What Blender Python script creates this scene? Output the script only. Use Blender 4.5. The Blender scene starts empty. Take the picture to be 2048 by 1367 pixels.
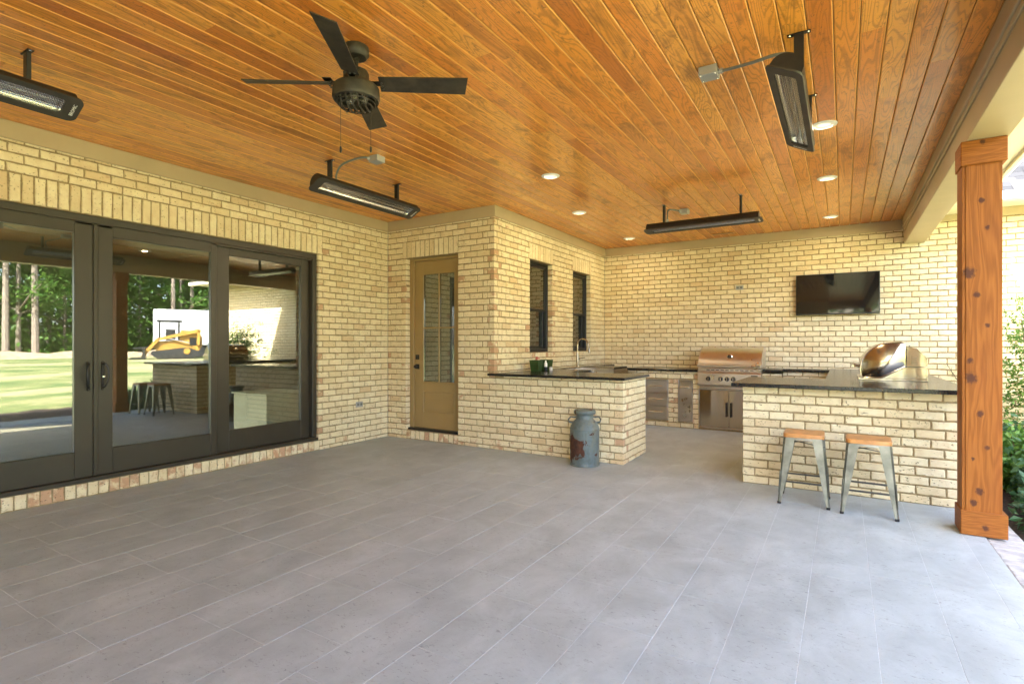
import bpy, math, random
from mathutils import Vector, Matrix
random.seed(7)
S = bpy.context.scene
COL = S.collection
R = math.radians
# ------------------------------------------------------------------ camera, world, sun, exposure
YAW, H = R(31.638), 1.30
cam = bpy.data.objects.new('camera', bpy.data.cameras.new('camera'))
COL.objects.link(cam); S.camera = cam
cam.location = (0, 0, H); cam.rotation_euler = (R(90), 0, YAW)
cam.data.sensor_width = 36; cam.data.lens = 36 * 1075.04 / 2048
cam.data.shift_y = 5.15 / 2048
cam.data.clip_start = 0.05; cam.data.clip_end = 500

SUN = Vector((0.40, 0.90, -1.0)).normalized()          # the way sunlight travels
w = bpy.data.worlds.new('World'); S.world = w; w.use_nodes = True
wn = w.node_tree; bg = wn.nodes['Background']
sky = wn.nodes.new('ShaderNodeTexSky'); sky.sky_type = 'NISHITA'; sky.sun_disc = False
sky.sun_elevation = math.asin(-SUN.z); sky.sun_rotation = math.atan2(-SUN.x, -SUN.y)
sky.air_density = 0.8; sky.dust_density = 4.0; sky.ozone_density = 0.6
wn.links.new(sky.outputs[0], bg.inputs[0]); bg.inputs[1].default_value = 0.15
sl = bpy.data.lights.new('sun', 'SUN'); sl.energy = 4.4; sl.angle = R(0.5); sl.color = (1.0, 0.97, 0.91)
so = bpy.data.objects.new('sun', sl); COL.objects.link(so)
so.rotation_euler = SUN.to_track_quat('-Z', 'Y').to_euler(); so.location = (-6, -14, 16)
S.view_settings.view_transform = 'Standard'; S.view_settings.look = 'None'
S.view_settings.gamma = 1.0; S.view_settings.use_curve_mapping = False
S.view_settings.exposure = 3.95
S.render.engine = 'CYCLES'
S.cycles.use_denoising = True
S.cycles.max_bounces = 10; S.cycles.diffuse_bounces = 6; S.cycles.glossy_bounces = 5
S.cycles.transparent_max_bounces = 12; S.cycles.sample_clamp_indirect = 6.0

# ------------------------------------------------------------------ measures (metres)
XL, YD, XW, YB, ZC = -5.50, 5.57, -3.69, 9.20, 3.03     # slider wall, door wall, window wall, back wall, ceiling
XE = 0.818                                               # floor edge
YF = -6.6                                                # far end of the porch, behind the camera
CH, PITCH = 0.0763, 0.198                                # brick course, brick pitch
ST, CT = math.sin(YAW), math.cos(YAW)
def proj(p):
    d = -ST * p[0] + CT * p[1]; l = CT * p[0] + ST * p[1]
    if d < 0.1: return None
    return 1024 + 1075 * l / d, 688.65 - 1075 * (p[2] - H) / d, d
def in_view(p, m=25):
    q = proj(p)
    return q is not None and -m < q[0] < 2048 + m and -m < q[1] < 1367 + m

# ------------------------------------------------------------------ materials
class NT:
    def __init__(s, name):
        s.m = bpy.data.materials.new(name); s.m.use_nodes = True
        s.t = s.m.node_tree; s.b = s.t.nodes['Principled BSDF']; s.out = s.t.nodes['Material Output']
    def n(s, typ, **kw):
        nd = s.t.nodes.new(typ)
        for k, v in kw.items(): setattr(nd, k, v)
        return nd
    def l(s, a, b): s.t.links.new(a, b)
    def setin(s, sock, v):
        if hasattr(v, 'is_output') or isinstance(v, bpy.types.NodeSocket): s.l(v, sock)
        else: sock.default_value = v
    def math(s, op, a, b=None, c=None, clamp=False):
        nd = s.n('ShaderNodeMath', operation=op); nd.use_clamp = clamp
        for i, v in enumerate((a, b, c)):
            if v is not None: s.setin(nd.inputs[i], v)
        return nd.outputs[0]
    def mix(s, f, a, b, blend='MIX'):
        nd = s.n('ShaderNodeMix', data_type='RGBA', blend_type=blend)
        s.setin(nd.inputs[0], f); s.setin(nd.inputs[6], a if not isinstance(a, tuple) else (*a, 1)[:4]); s.setin(nd.inputs[7], b if not isinstance(b, tuple) else (*b, 1)[:4])
        return nd.outputs[2]
    def pos(s): return s.n('ShaderNodeNewGeometry').outputs['Position']
    def mapv(s, v, scale=(1, 1, 1), loc=(0, 0, 0)):
        nd = s.n('ShaderNodeMapping'); s.l(v, nd.inputs[0]); nd.inputs['Scale'].default_value = scale
        s.setin(nd.inputs['Location'], loc); return nd.outputs[0]
    def noise(s, v, scale, detail=3, rough=0.55, dist=0.0):
        nd = s.n('ShaderNodeTexNoise'); s.l(v, nd.inputs['Vector']); nd.inputs['Scale'].default_value = scale
        nd.inputs['Detail'].default_value = detail; nd.inputs['Roughness'].default_value = rough; nd.inputs['Distortion'].default_value = dist
        return nd.outputs['Fac']
    def ramp(s, f, stops):
        nd = s.n('ShaderNodeValToRGB'); s.l(f, nd.inputs[0]); e = nd.color_ramp.elements
        while len(e) < len(stops): e.new(0.5)
        for el, (p, c) in zip(e, stops):
            el.position = p; el.color = (*c, 1) if not isinstance(c, (int, float)) else (c, c, c, 1)
        return nd.outputs[0]
    def rnd(s):
        a = s.n('ShaderNodeObjectInfo').outputs['Random']; b = s.n('ShaderNodeNewGeometry').outputs['Random Per Island']
        return s.math('FRACT', s.math('ADD', a, b))
    def bump(s, h, strength=0.3, dist=0.01):
        nd = s.n('ShaderNodeBump'); nd.inputs['Strength'].default_value = strength; nd.inputs['Distance'].default_value = dist
        s.l(h, nd.inputs['Height']); s.l(nd.outputs[0], s.b.inputs['Normal'])
    def base(s, v): s.setin(s.b.inputs['Base Color'], v if not isinstance(v, tuple) else (*v, 1))
    def set(s, **kw):
        for k, v in kw.items(): s.setin(s.b.inputs[k], v)
        return s

M = {}
def plain(name, col, rough=0.5, metal=0.0, var=0.08, scale=6.0, bump=0.0, bscale=80, **kw):
    t = NT(name); p = t.pos(); n = t.noise(p, scale, 4)
    lo = tuple(max(0, c * (1 - var * 2)) for c in col); hi = tuple(min(1, c * (1 + var)) for c in col)
    t.base(t.mix(t.ramp(n, [(0.3, 0.0), (0.7, 1.0)]), lo, hi))
    t.set(Roughness=rough, Metallic=metal)
    for k, v in kw.items(): t.b.inputs[k.replace('_', ' ')].default_value = v
    if bump: t.bump(t.noise(p, bscale, 3), bump, 0.004)
    M[name] = t.m; return t.m

def m_brick():
    t = NT('whitewashed_brick'); p = t.pos(); r = t.rnd()
    oc = t.n('ShaderNodeObjectInfo').outputs['Color']
    red = t.n('ShaderNodeSeparateColor'); t.l(oc, red.inputs[0]); red = red.outputs[0]
    pr = t.n('ShaderNodeVectorMath', operation='ADD'); t.l(p, pr.inputs[0])
    cx = t.n('ShaderNodeCombineXYZ'); t.l(t.math('MULTIPLY', r, 37.0), cx.inputs[0]); t.l(t.math('MULTIPLY', r, 11.0), cx.inputs[2]); t.l(cx.outputs[0], pr.inputs[1]); pr = pr.outputs[0]
    c = t.ramp(r, [(0.0, (0.73, 0.605, 0.355)), (0.3, (0.79, 0.685, 0.44)), (0.75, (0.84, 0.745, 0.495)), (0.94, (0.78, 0.655, 0.40)), (1.0, (0.68, 0.51, 0.285))])
    n1 = t.noise(pr, 14, 5, 0.65)
    c = t.mix(t.math('MULTIPLY', t.ramp(n1, [(0.42, 0.0), (0.72, 1.0)]), 0.5), c, (0.62, 0.46, 0.25))
    # red body showing through the wash
    rn = t.noise(pr, 9, 4, 0.6)
    f = t.ramp(t.math('ADD', rn, t.math('MULTIPLY', red, 0.42)), [(0.80, 0.0), (0.92, 1.0)])
    c = t.mix(t.math('MULTIPLY', f, 0.7), c, (0.46, 0.21, 0.105))
    # pits and drag marks
    st = t.mapv(pr, (55, 55, 90)); n2 = t.noise(st, 1.0, 2, 0.5)
    pit = t.ramp(n2, [(0.635, 0.0), (0.69, 1.0)])
    n3 = t.noise(pr, 5, 2); pit = t.math('MULTIPLY', pit, t.ramp(n3, [(0.36, 0.0), (0.52, 1.0)]))
    c = t.mix(t.math('MULTIPLY', pit, 0.75), c, (0.13, 0.08, 0.04))
    t.base(c); t.set(Roughness=0.85)
    h = t.math('SUBTRACT', t.noise(pr, 90, 4, 0.6), t.math('MULTIPLY', pit, 1.6)); t.bump(h, 0.7, 0.005)
    M['brick'] = t.m
def m_mortar():
    t = NT('mortar'); p = t.pos(); n = t.noise(p, 40, 4, 0.7)
    t.base(t.ramp(n, [(0.3, (0.23, 0.168, 0.08)), (0.7, (0.43, 0.33, 0.175))])); t.set(Roughness=0.95)
    t.bump(t.noise(p, 160, 3), 0.6, 0.004); M['mortar'] = t.m
def m_plank():
    t = NT('stained_pine'); p = t.pos(); r = t.rnd()
    off = t.n('ShaderNodeCombineXYZ'); t.l(t.math('MULTIPLY', r, 91.0), off.inputs[0]); t.l(t.math('MULTIPLY', r, 53.0), off.inputs[1])
    q = t.n('ShaderNodeVectorMath', operation='ADD'); t.l(p, q.inputs[0]); t.l(off.outputs[0], q.inputs[1]); q = q.outputs[0]
    g1 = t.noise(t.mapv(q, (8, 0.75, 1)), 1.0, 2, 0.45, 0.35)
    rings = t.math('SINE', t.math('MULTIPLY', g1, 125.0))
    rings = t.ramp(t.math('MULTIPLY_ADD', rings, 0.5, 0.5), [(0.0, 0.0), (0.55, 1.0)])
    fine = t.noise(t.mapv(q, (260, 7, 1)), 1.0, 3, 0.6)
    g = t.math('ADD', t.math('MULTIPLY', rings, 0.62), t.math('MULTIPLY', fine, 0.38))
    tone = t.ramp(r, [(0.0, (0.66, 0.195, 0.019)), (0.25, (0.86, 0.30, 0.034)), (0.6, (0.90, 0.345, 0.042)), (0.88, (0.95, 0.42, 0.062)), (1.0, (0.60, 0.165, 0.016))])
    c = t.mix(t.math('MULTIPLY', t.ramp(g, [(0.22, 1.0), (0.66, 0.0)]), 0.5), tone, (0.40, 0.125, 0.014))
    bl = t.noise(t.mapv(q, (5, 2.2, 1)), 1.0, 4, 0.65, 0.8)
    c = t.mix(t.math('MULTIPLY', t.ramp(bl, [(0.52, 0.0), (0.70, 1.0)]), 0.62), c, (0.26, 0.095, 0.018))
    sc = t.noise(t.mapv(q, (26, 15, 1)), 1.0, 5, 0.8, 2.2)
    c = t.mix(t.math('MULTIPLY', t.ramp(sc, [(0.56, 0.0), (0.66, 1.0)]), 0.7), c, (0.17, 0.055, 0.012))
    t.base(c); t.set(Roughness=t.ramp(bl, [(0.3, 0.34), (0.7, 0.48)])); t.b.inputs['Coat Weight'].default_value = 0.8; t.b.inputs['Coat Roughness'].default_value = 0.16
    h = t.math('ADD', t.math('MULTIPLY', g, 0.6), t.math('MULTIPLY', sc, 0.8)); t.bump(h, 0.22, 0.003)
    M['plank'] = t.m
KNOTS = []
def m_cedar(name='cedar', flat=False):
    t = NT('stained_cedar'); p = t.pos()
    sp = t.n('ShaderNodeSeparateXYZ'); t.l(p, sp.inputs[0]); X, Z = sp.outputs[0], sp.outputs[2]
    kn = None; warp = None; kno = t.math('MULTIPLY_ADD', t.noise(t.mapv(p, (60, 60, 45)), 1.0, 3), 1.6, -0.6)
    for (kx, kz, kr) in KNOTS:
        kr *= 1.1
        dx = t.math('MULTIPLY', t.math('SUBTRACT', X, kx), 1 / kr); dz = t.math('MULTIPLY', t.math('SUBTRACT', Z, kz), 0.85 / kr)
        d = t.math('SQRT', t.math('ADD', t.math('MULTIPLY', dx, dx), t.math('MULTIPLY', dz, dz)))
        k = t.math('SUBTRACT', 1.0, t.math('MULTIPLY', t.math('ADD', d, kno), 0.75), clamp=True)
        wv = t.math('MULTIPLY', t.math('DIVIDE', dx, t.math('ADD', t.math('MULTIPLY', d, d), 1.0)), kr * 0.8)
        kn = k if kn is None else t.math('MAXIMUM', kn, k); warp = wv if warp is None else t.math('ADD', warp, wv)
    cx = t.n('ShaderNodeCombineXYZ'); t.l(t.math('SUBTRACT', X, warp), cx.inputs[0]); t.l(sp.outputs[1], cx.inputs[1]); t.l(Z, cx.inputs[2]); q = cx.outputs[0]
    g1 = t.noise(t.mapv(q, (1.2, 1.2, 14) if flat else (7, 7, 0.45)), 1.0, 3, 0.5, 0.3)
    rings = t.math('MULTIPLY_ADD', t.math('SINE', t.math('MULTIPLY', g1, 95.0)), 0.5, 0.5)
    fine = t.noise(t.mapv(q, (9, 9, 260) if flat else (220, 220, 5)), 1.0, 3, 0.6)
    g = t.math('ADD', t.math('MULTIPLY', rings, 0.32), t.math('MULTIPLY', fine, 0.68))
    c = t.ramp(g, [(0.22, (0.34, 0.122, 0.023)), (0.50, (0.275, 0.094, 0.017)), (0.82, (0.19, 0.061, 0.011))])
    bl = t.noise(t.mapv(p, (6, 6, 2)), 1.0, 4, 0.6)
    c = t.mix(t.math('MULTIPLY', t.ramp(bl, [(0.5, 0.0), (0.75, 1.0)]), 0.5), c, (0.24, 0.075, 0.018))
    c = t.mix(t.math('MULTIPLY', t.ramp(kn, [(0.02, 0.0), (0.45, 1.0)]), 0.9), c, (0.070, 0.027, 0.016))
    t.base(c); t.set(Roughness=0.6); t.b.inputs['Specular IOR Level'].default_value = 0.15; t.bump(g, 0.35, 0.003); M[name] = t.m
def m_tile():
    t = NT('porcelain_tile'); p = t.pos(); r = t.rnd()
    off = t.n('ShaderNodeCombineXYZ'); t.l(t.math('MULTIPLY', r, 71.0), off.inputs[0]); t.l(t.math('MULTIPLY', r, 29.0), off.inputs[1])
    q = t.n('ShaderNodeVectorMath', operation='ADD'); t.l(p, q.inputs[0]); t.l(off.outputs[0], q.inputs[1]); q = q.outputs[0]
    a = t.noise(t.mapv(p, (3.4, 2.6, 1)), 1.0, 6, 0.68, 0.5)
    c = t.ramp(a, [(0.33, (0.31, 0.348, 0.345)), (0.67, (0.465, 0.515, 0.508))])
    c = t.mix(t.math('MULTIPLY', r, 0.25), c, (0.38, 0.42, 0.416))
    v = t.noise(t.mapv(q, (34, 62, 1)), 1.0, 4, 0.7, 0.9); v2 = t.noise(t.mapv(q, (4, 4, 1)), 1.0, 2)
    spk = t.math('MULTIPLY', t.ramp(v, [(0.585, 0.0), (0.66, 1.0)]), t.ramp(v2, [(0.34, 0.0), (0.56, 1.0)]))
    c = t.mix(t.math('MULTIPLY', spk, 0.6), c, (0.15, 0.15, 0.145))
    v3 = t.noise(t.mapv(q, (150, 150, 1)), 1.0, 3, 0.7); c = t.mix(t.math('MULTIPLY', t.ramp(v3, [(0.45, 0.0), (0.8, 1.0)]), 0.35), c, (0.33, 0.325, 0.32))
    t.base(c); t.set(Roughness=t.ramp(a, [(0.3, 0.42), (0.7, 0.58)])); t.b.inputs['Specular IOR Level'].default_value = 0.4
    t.bump(t.math('SUBTRACT', v3, t.math('MULTIPLY', spk, 1.5)), 0.12, 0.002); M['tile'] = t.m
def m_steel():
    t = NT('brushed_stainless'); p = t.pos(); n = t.noise(t.mapv(p, (3, 3, 240)), 1.0, 3, 0.6); n2 = t.noise(p, 5, 3)
    t.base(t.mix(n2, (0.62, 0.59, 0.545), (0.76, 0.73, 0.68))); t.set(Metallic=1.0, Roughness=t.ramp(n2, [(0.3, 0.27), (0.7, 0.36)])); M['steel'] = t.m
def m_polished():
    t = NT('polished_stainless'); p = t.pos(); n = t.noise(t.mapv(p, (4.5, 4.5, 1.0)), 1.0, 1, 0.4, 0.3)
    t.base((0.50, 0.44, 0.355)); t.set(Metallic=1.0, Roughness=0.16); t.bump(n, 0.36, 0.05); M['polished'] = t.m
def m_glass(name, refl, tint, rough=0.0):
    t = NT(name); lw = t.n('ShaderNodeFresnel'); lw.inputs[0].default_value = 1.5
    f = t.math('MULTIPLY_ADD', lw.outputs[0], 0.9, refl, clamp=True)
    tr = t.n('ShaderNodeBsdfTransparent'); tr.inputs[0].default_value = (*tint, 1)
    gl = t.n('ShaderNodeBsdfGlossy'); gl.inputs[0].default_value = (0.95, 0.97, 0.96, 1); gl.inputs['Roughness'].default_value = rough
    mx = t.n('ShaderNodeMixShader'); t.l(f, mx.inputs[0]); t.l(tr.outputs[0], mx.inputs[1]); t.l(gl.outputs[0], mx.inputs[2]); t.l(mx.outputs[0], t.out.inputs[0])
    M[name] = t.m
def m_can():
    t = NT('worn_blue_paint'); p = t.pos(); n = t.noise(p, 9, 6, 0.6, 0.3); n2 = t.noise(p, 34, 5, 0.75); n3 = t.noise(t.mapv(p, (9, 9, 3)), 1.0, 4)
    c = t.ramp(n3, [(0.35, (0.075, 0.105, 0.103)), (0.5, (0.12, 0.148, 0.14)), (0.65, (0.155, 0.162, 0.118))])
    c = t.mix(t.math('MULTIPLY', t.ramp(n2, [(0.5, 0.0), (0.75, 1.0)]), 0.65), c, (0.085, 0.062, 0.034))
    sp = t.n('ShaderNodeSeparateXYZ'); t.l(p, sp.inputs[0])
    # one large rusted patch on the left of the belly and a scatter of chips
    dx = t.math('MULTIPLY', t.math('ADD', sp.outputs[0], 2.43), 6.0); dz = t.math('MULTIPLY', t.math('SUBTRACT', sp.outputs[2], 0.20), 6.5)
    d = t.math('SQRT', t.math('ADD', t.math('MULTIPLY', dx, dx), t.math('MULTIPLY', dz, dz)))
    patch = t.math('MULTIPLY', t.math('SUBTRACT', 1.0, d, clamp=True), 0.42)
    rust = t.ramp(t.math('ADD', n, patch), [(0.595, 0.0), (0.615, 1.0)])
    rc = t.ramp(n2, [(0.3, (0.030, 0.014, 0.009)), (0.7, (0.12, 0.042, 0.018))])
    t.base(t.mix(rust, c, rc)); t.set(Roughness=t.mix(rust, (0.45,) * 3, (0.9,) * 3)); t.bump(t.math('SUBTRACT', n2, rust), 0.3, 0.003); M['can'] = t.m
def m_grass():
    t = NT('lawn_grass'); p = t.pos(); a = t.noise(t.mapv(p, (1, .5, 1)), 0.42, 6, 0.72, 0.6); b = t.noise(p, 3.5, 6, 0.75)
    c = t.ramp(a, [(0.38, (0.055, 0.105, 0.02)), (0.48, (0.15, 0.165, 0.05)), (0.58, (0.33, 0.28, 0.15))])
    c = t.mix(t.math('MULTIPLY', t.ramp(b, [(0.35, 0.0), (0.7, 1.0)]), 0.4), c, (0.13, 0.15, 0.05)); t.base(c); t.set(Roughness=0.95); t.bump(b, 0.5, 0.05); M['grass'] = t.m
def m_leaf(name, c0, c1, c2, trans=0.35):
    t = NT(name); r = t.rnd(); c = t.ramp(r, [(0.0, c0), (0.5, c1), (1.0, c2)]); t.base(c); t.set(Roughness=0.5)
    tr = t.n('ShaderNodeBsdfTranslucent'); t.l(c, tr.inputs[0]); mx = t.n('ShaderNodeMixShader'); mx.inputs[0].default_value = trans
    t.l(t.b.outputs[0], mx.inputs[1]); t.l(tr.outputs[0], mx.inputs[2]); t.l(mx.outputs[0], t.out.inputs[0]); M[name] = t.m
def m_shingle():
    t = NT('asphalt_shingle'); r = t.rnd(); p = t.pos(); n = t.noise(p, 150, 3, 0.7)
    c = t.ramp(r, [(0.0, (0.010, 0.011, 0.013)), (0.5, (0.024, 0.025, 0.028)), (1.0, (0.042, 0.043, 0.046))])
    t.base(t.mix(t.math('MULTIPLY', n, 0.5), c, (0.040, 0.041, 0.044))); t.set(Roughness=1.0); t.b.inputs['Specular IOR Level'].default_value = 0.0; t.bump(n, 0.4, 0.003); M['shingle'] = t.m

KNOTS += [(0.80, 2.28, .016), (0.83, 2.09, .014), (0.735, 1.79, .034), (0.775, 1.64, .019), (0.83, 1.43, .013), (0.74, 1.19, .017), (0.745, 1.07, .032), (0.795, .83, .019), (0.83, .60, .014), (0.755, .52, .010), (0.79, .30, .021), (0.815, .06, .017), (0.80, 2.67, .014), (0.76, .22, .02)]
m_polished(); m_brick(); m_mortar(); m_plank(); m_cedar(); m_cedar('cedar_flat', True); m_tile(); m_steel(); m_can(); m_grass(); m_shingle()
m_glass('door_glass', 0.10, (0.62, 0.66, 0.62)); m_glass('window_glass', 0.16, (0.5, 0.54, 0.52))
m_leaf('leaf_bright', (0.06, 0.15, 0.02), (0.10, 0.22, 0.03), (0.17, 0.29, 0.05)); m_leaf('leaf_dark', (0.03, 0.085, 0.03), (0.05, 0.125, 0.045), (0.085, 0.17, 0.075))
m_leaf('leaf_wood', (0.04, 0.115, 0.012), (0.085, 0.20, 0.025), (0.16, 0.29, 0.045), 0.5); m_leaf('leaf_juniper', (0.02, 0.06, 0.025), (0.03, 0.09, 0.035), (0.05, 0.12, 0.05))
plain('plank_edge_glint', (0.88, 0.42, 0.085), 0.3, var=0.10, scale=5)  # painted highlight: lighter tone stands in for varnish glint along the grooves
plain('trim_paint', (0.47, 0.375, 0.215), 0.5, var=0.03, scale=3, bump=0.05, bscale=200)
plain('door_paint', (0.33, 0.225, 0.085), 0.42, var=0.04, scale=3, bump=0.04, bscale=150)
plain('bronze_frame', (0.042, 0.035, 0.023), 0.38, var=0.06, scale=4, bump=0.03, bscale=200)
plain('black_frame', (0.012, 0.012, 0.013), 0.35, var=0.1)
plain('black_metal', (0.016, 0.015, 0.014), 0.42, var=0.2, scale=20, bump=0.05, bscale=300)
plain('fan_bronze', (0.045, 0.036, 0.022), 0.5, var=0.3, scale=14, bump=0.08, bscale=260)
plain('heater_grey', (0.045, 0.040, 0.033), 0.5, var=0.1, scale=20)
plain('granite', (0.020, 0.019, 0.018), 0.22, var=0.35, scale=60, bump=0.02, bscale=200)
plain('grout', (0.56, 0.60, 0.598), 0.9, var=0.1, scale=40)
plain('white_plastic', (0.86, 0.85, 0.80), 0.45, var=0.02)
plain('lens', (0.86, 0.83, 0.72), 0.4, var=0.02)
M['lens'].node_tree.nodes['Principled BSDF'].inputs['Emission Color'].default_value = (1, .86, .6, 1); M['lens'].node_tree.nodes['Principled BSDF'].inputs['Emission Strength'].default_value = 0.08
plain('grey_box', (0.42, 0.42, 0.39), 0.45, 0.35, var=0.08)
plain('conduit', (0.20, 0.21, 0.19), 0.5, 0.2, var=0.1)
plain('chrome', (0.80, 0.80, 0.78), 0.10, 1.0, var=0.02)
plain('reflector', (0.93, 0.92, 0.89), 0.24, 1.0, var=0.03)
plain('dark_steel', (0.10, 0.095, 0.09), 0.35, 0.9, var=0.1)
plain('gun_steel', (0.27, 0.27, 0.235), 0.36, 0.95, var=0.22, scale=9, bump=0.05, bscale=60)
plain('stool_wood', (0.52, 0.24, 0.07), 0.42, var=0.16, scale=14)
plain('rubber', (0.015, 0.015, 0.015), 0.8)
plain('screen', (0.006, 0.006, 0.007), 0.04, var=0.0)
plain('copper_steel', (0.42, 0.36, 0.27), 0.25, 0.9, var=0.1)
plain('green_plastic', (0.030, 0.075, 0.014), 0.45, var=0.15)
plain('pink_petal', (0.70, 0.16, 0.12), 0.6, var=0.2, scale=80)
plain('paver', (0.44, 0.41, 0.38), 0.9, var=0.14, scale=12, bump=0.3, bscale=120)
plain('mulch', (0.045, 0.026, 0.018), 0.95, var=0.5, scale=40, bump=0.8, bscale=60)
plain('bark', (0.26, 0.21, 0.17), 0.9, var=0.3, scale=12, bump=0.5, bscale=30)
plain('twig', (0.11, 0.075, 0.045), 0.9, var=0.3)
plain('loader_yellow', (0.36, 0.20, 0.035), 0.45, var=0.08)
plain('tyre', (0.02, 0.02, 0.02), 0.85)
plain('white_paint', (0.50, 0.51, 0.53), 0.4, var=0.03)
plain('gutter_paint', (0.72, 0.66, 0.53), 0.45, var=0.03)
plain('room_wall', (0.35, 0.33, 0.27), 0.9, var=0.03)
plain('room_floor', (0.16, 0.13, 0.09), 0.5, var=0.15)
plain('cabinet_cream', (0.80, 0.78, 0.58), 0.6, var=0.03)
plain('dirt', (0.36, 0.27, 0.18), 0.95, var=0.3, scale=3)
plain('bulb', (0.85, 0.80, 0.65), 0.05, var=0.0); M['bulb'].node_tree.nodes['Principled BSDF'].inputs['Transmission Weight'].default_value = 0.8

# ------------------------------------------------------------------ mesh building
ORG = {}
class MB:
    def __init__(s): s.v = []; s.f = []
    def add(s, vs, fs):
        o = len(s.v); s.v += [tuple(p) for p in vs]; s.f += [tuple(i + o for i in f) for f in fs]; return s
    def box(s, x0, x1, y0, y1, z0, z1, b=0.0, mat=None):
        if b <= 0:
            vs = [(x, y, z) for x in (x0, x1) for y in (y0, y1) for z in (z0, z1)]
            fs = [(0, 1, 3, 2), (4, 6, 7, 5), (0, 4, 5, 1), (2, 3, 7, 6), (0, 2, 6, 4), (1, 5, 7, 3)]
        else:
            b = min(b, (x1 - x0) * .49, (y1 - y0) * .49, (z1 - z0) * .49)
            vs = []; idx = {}
            for ix, x in ((0, x0), (1, x1)):
                for iy, y in ((0, y0), (1, y1)):
                    for iz, z in ((0, z0), (1, z1)):
                        for a in range(3):
                            p = [x + (b if ix == 0 else -b) * (a != 0), y + (b if iy == 0 else -b) * (a != 1), z + (b if iz == 0 else -b) * (a != 2)]
                            idx[(ix, iy, iz, a)] = len(vs); vs.append(tuple(p))
            fs = []
            for a in range(3):
                o = [i for i in range(3) if i != a]
                for sd in (0, 1):
                    def k(i, j):
                        c = [0, 0, 0]; c[a] = sd; c[o[0]] = i; c[o[1]] = j; return idx[(*c, a)]
                    q = (k(0, 0), k(1, 0), k(1, 1), k(0, 1)); fs.append(q if (sd == 1) ^ (a == 1) else q[::-1])
            for a in range(3):
                o = [i for i in range(3) if i != a]
                for i in (0, 1):
                    for j in (0, 1):
                        c0 = [0, 0, 0]; c1 = [0, 0, 0]; c1[a] = 1
                        for c in (c0, c1): c[o[0]] = i; c[o[1]] = j
                        fs.append((idx[(*c0, o[0])], idx[(*c1, o[0])], idx[(*c1, o[1])], idx[(*c0, o[1])]))
            for ix in (0, 1):
                for iy in (0, 1):
                    for iz in (0, 1): fs.append(tuple(idx[(ix, iy, iz, a)] for a in range(3)))
        if mat is not None: vs = [tuple(mat @ Vector(p)) for p in vs]
        return s.add(vs, fs)
    def lathe(s, prof, c=(0, 0, 0), seg=24, axis='z', cap=True):
        vs = []; n = len(prof)
        for k in range(seg):
            a = 2 * math.pi * k / seg
            for r, h in prof:
                x, y, z = r * math.cos(a), r * math.sin(a), h
                p = {'z': (x, y, z), 'y': (x, z, y), 'x': (z, x, y)}[axis]
                vs.append((c[0] + p[0], c[1] + p[1], c[2] + p[2]))
        fs = [(k * n + i, ((k + 1) % seg) * n + i, ((k + 1) % seg) * n + i + 1, k * n + i + 1) for k in range(seg) for i in range(n - 1)]
        if cap:
            if prof[0][0] > 1e-6: fs.append(tuple(k * n for k in range(seg))[::-1])
            if prof[-1][0] > 1e-6: fs.append(tuple(k * n + n - 1 for k in range(seg)))
        return s.add(vs, fs)
    def tube(s, pts, r, seg=8, closed=False, cap=True):
        pts = [Vector(p) for p in pts]; n = len(pts); rs = r if isinstance(r, (list, tuple)) else [r] * n
        vs = []; up = None
        for i, p in enumerate(pts):
            t = (pts[(i + 1) % n] - pts[i - 1]) if closed else (pts[min(i + 1, n - 1)] - pts[max(i - 1, 0)])
            t.normalize()
            if up is None: up = t.orthogonal().normalized()
            up = (up - t * up.dot(t)).normalized() if (up - t * up.dot(t)).length > 1e-6 else t.orthogonal().normalized()
            sd = t.cross(up)
            for k in range(seg):
                a = 2 * math.pi * k / seg; vs.append(tuple(p + (up * math.cos(a) + sd * math.sin(a)) * rs[i]))
        m = n if closed else n - 1
        fs = [(i * seg + k, ((i + 1) % n) * seg + k, ((i + 1) % n) * seg + (k + 1) % seg, i * seg + (k + 1) % seg) for i in range(m) for k in range(seg)]
        if cap and not closed: fs += [tuple(range(seg)), tuple((n - 1) * seg + k for k in range(seg))[::-1]]
        return s.add(vs, fs)
    def bar(s, a, b, w1, h1, w2=None, h2=None, up=(0, 0, 1)):      # tapered square bar from a to b
        a, b = Vector(a), Vector(b); t = (b - a).normalized(); u = Vector(up); sd = t.cross(u)
        if sd.length < 1e-4: sd = Vector((1, 0, 0))
        sd.normalize(); u = sd.cross(t); w2 = w1 if w2 is None else w2; h2 = h1 if h2 is None else h2
        vs = [p + sd * sx * w / 2 + u * sz * h / 2 for p, w, h in ((a, w1, h1), (b, w2, h2)) for sx, sz in ((-1, -1), (1, -1), (1, 1), (-1, 1))]
        return s.add(vs, [(0, 1, 2, 3), (7, 6, 5, 4), (0, 4, 5, 1), (1, 5, 6, 2), (2, 6, 7, 3), (3, 7, 4, 0)])
    def prism(s, poly, a0, a1, axis='y'):                              # polygon (2D) extruded along axis
        def P(p, h): return {'y': (p[0], h, p[1]), 'x': (h, p[0], p[1]), 'z': (p[0], p[1], h)}[axis]
        n = len(poly); vs = [P(p, a0) for p in poly] + [P(p, a1) for p in poly]
        return s.add(vs, [tuple(range(n)), tuple(range(2 * n - 1, n - 1, -1))] + [(i, (i + 1) % n, n + (i + 1) % n, n + i) for i in range(n)])
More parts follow.
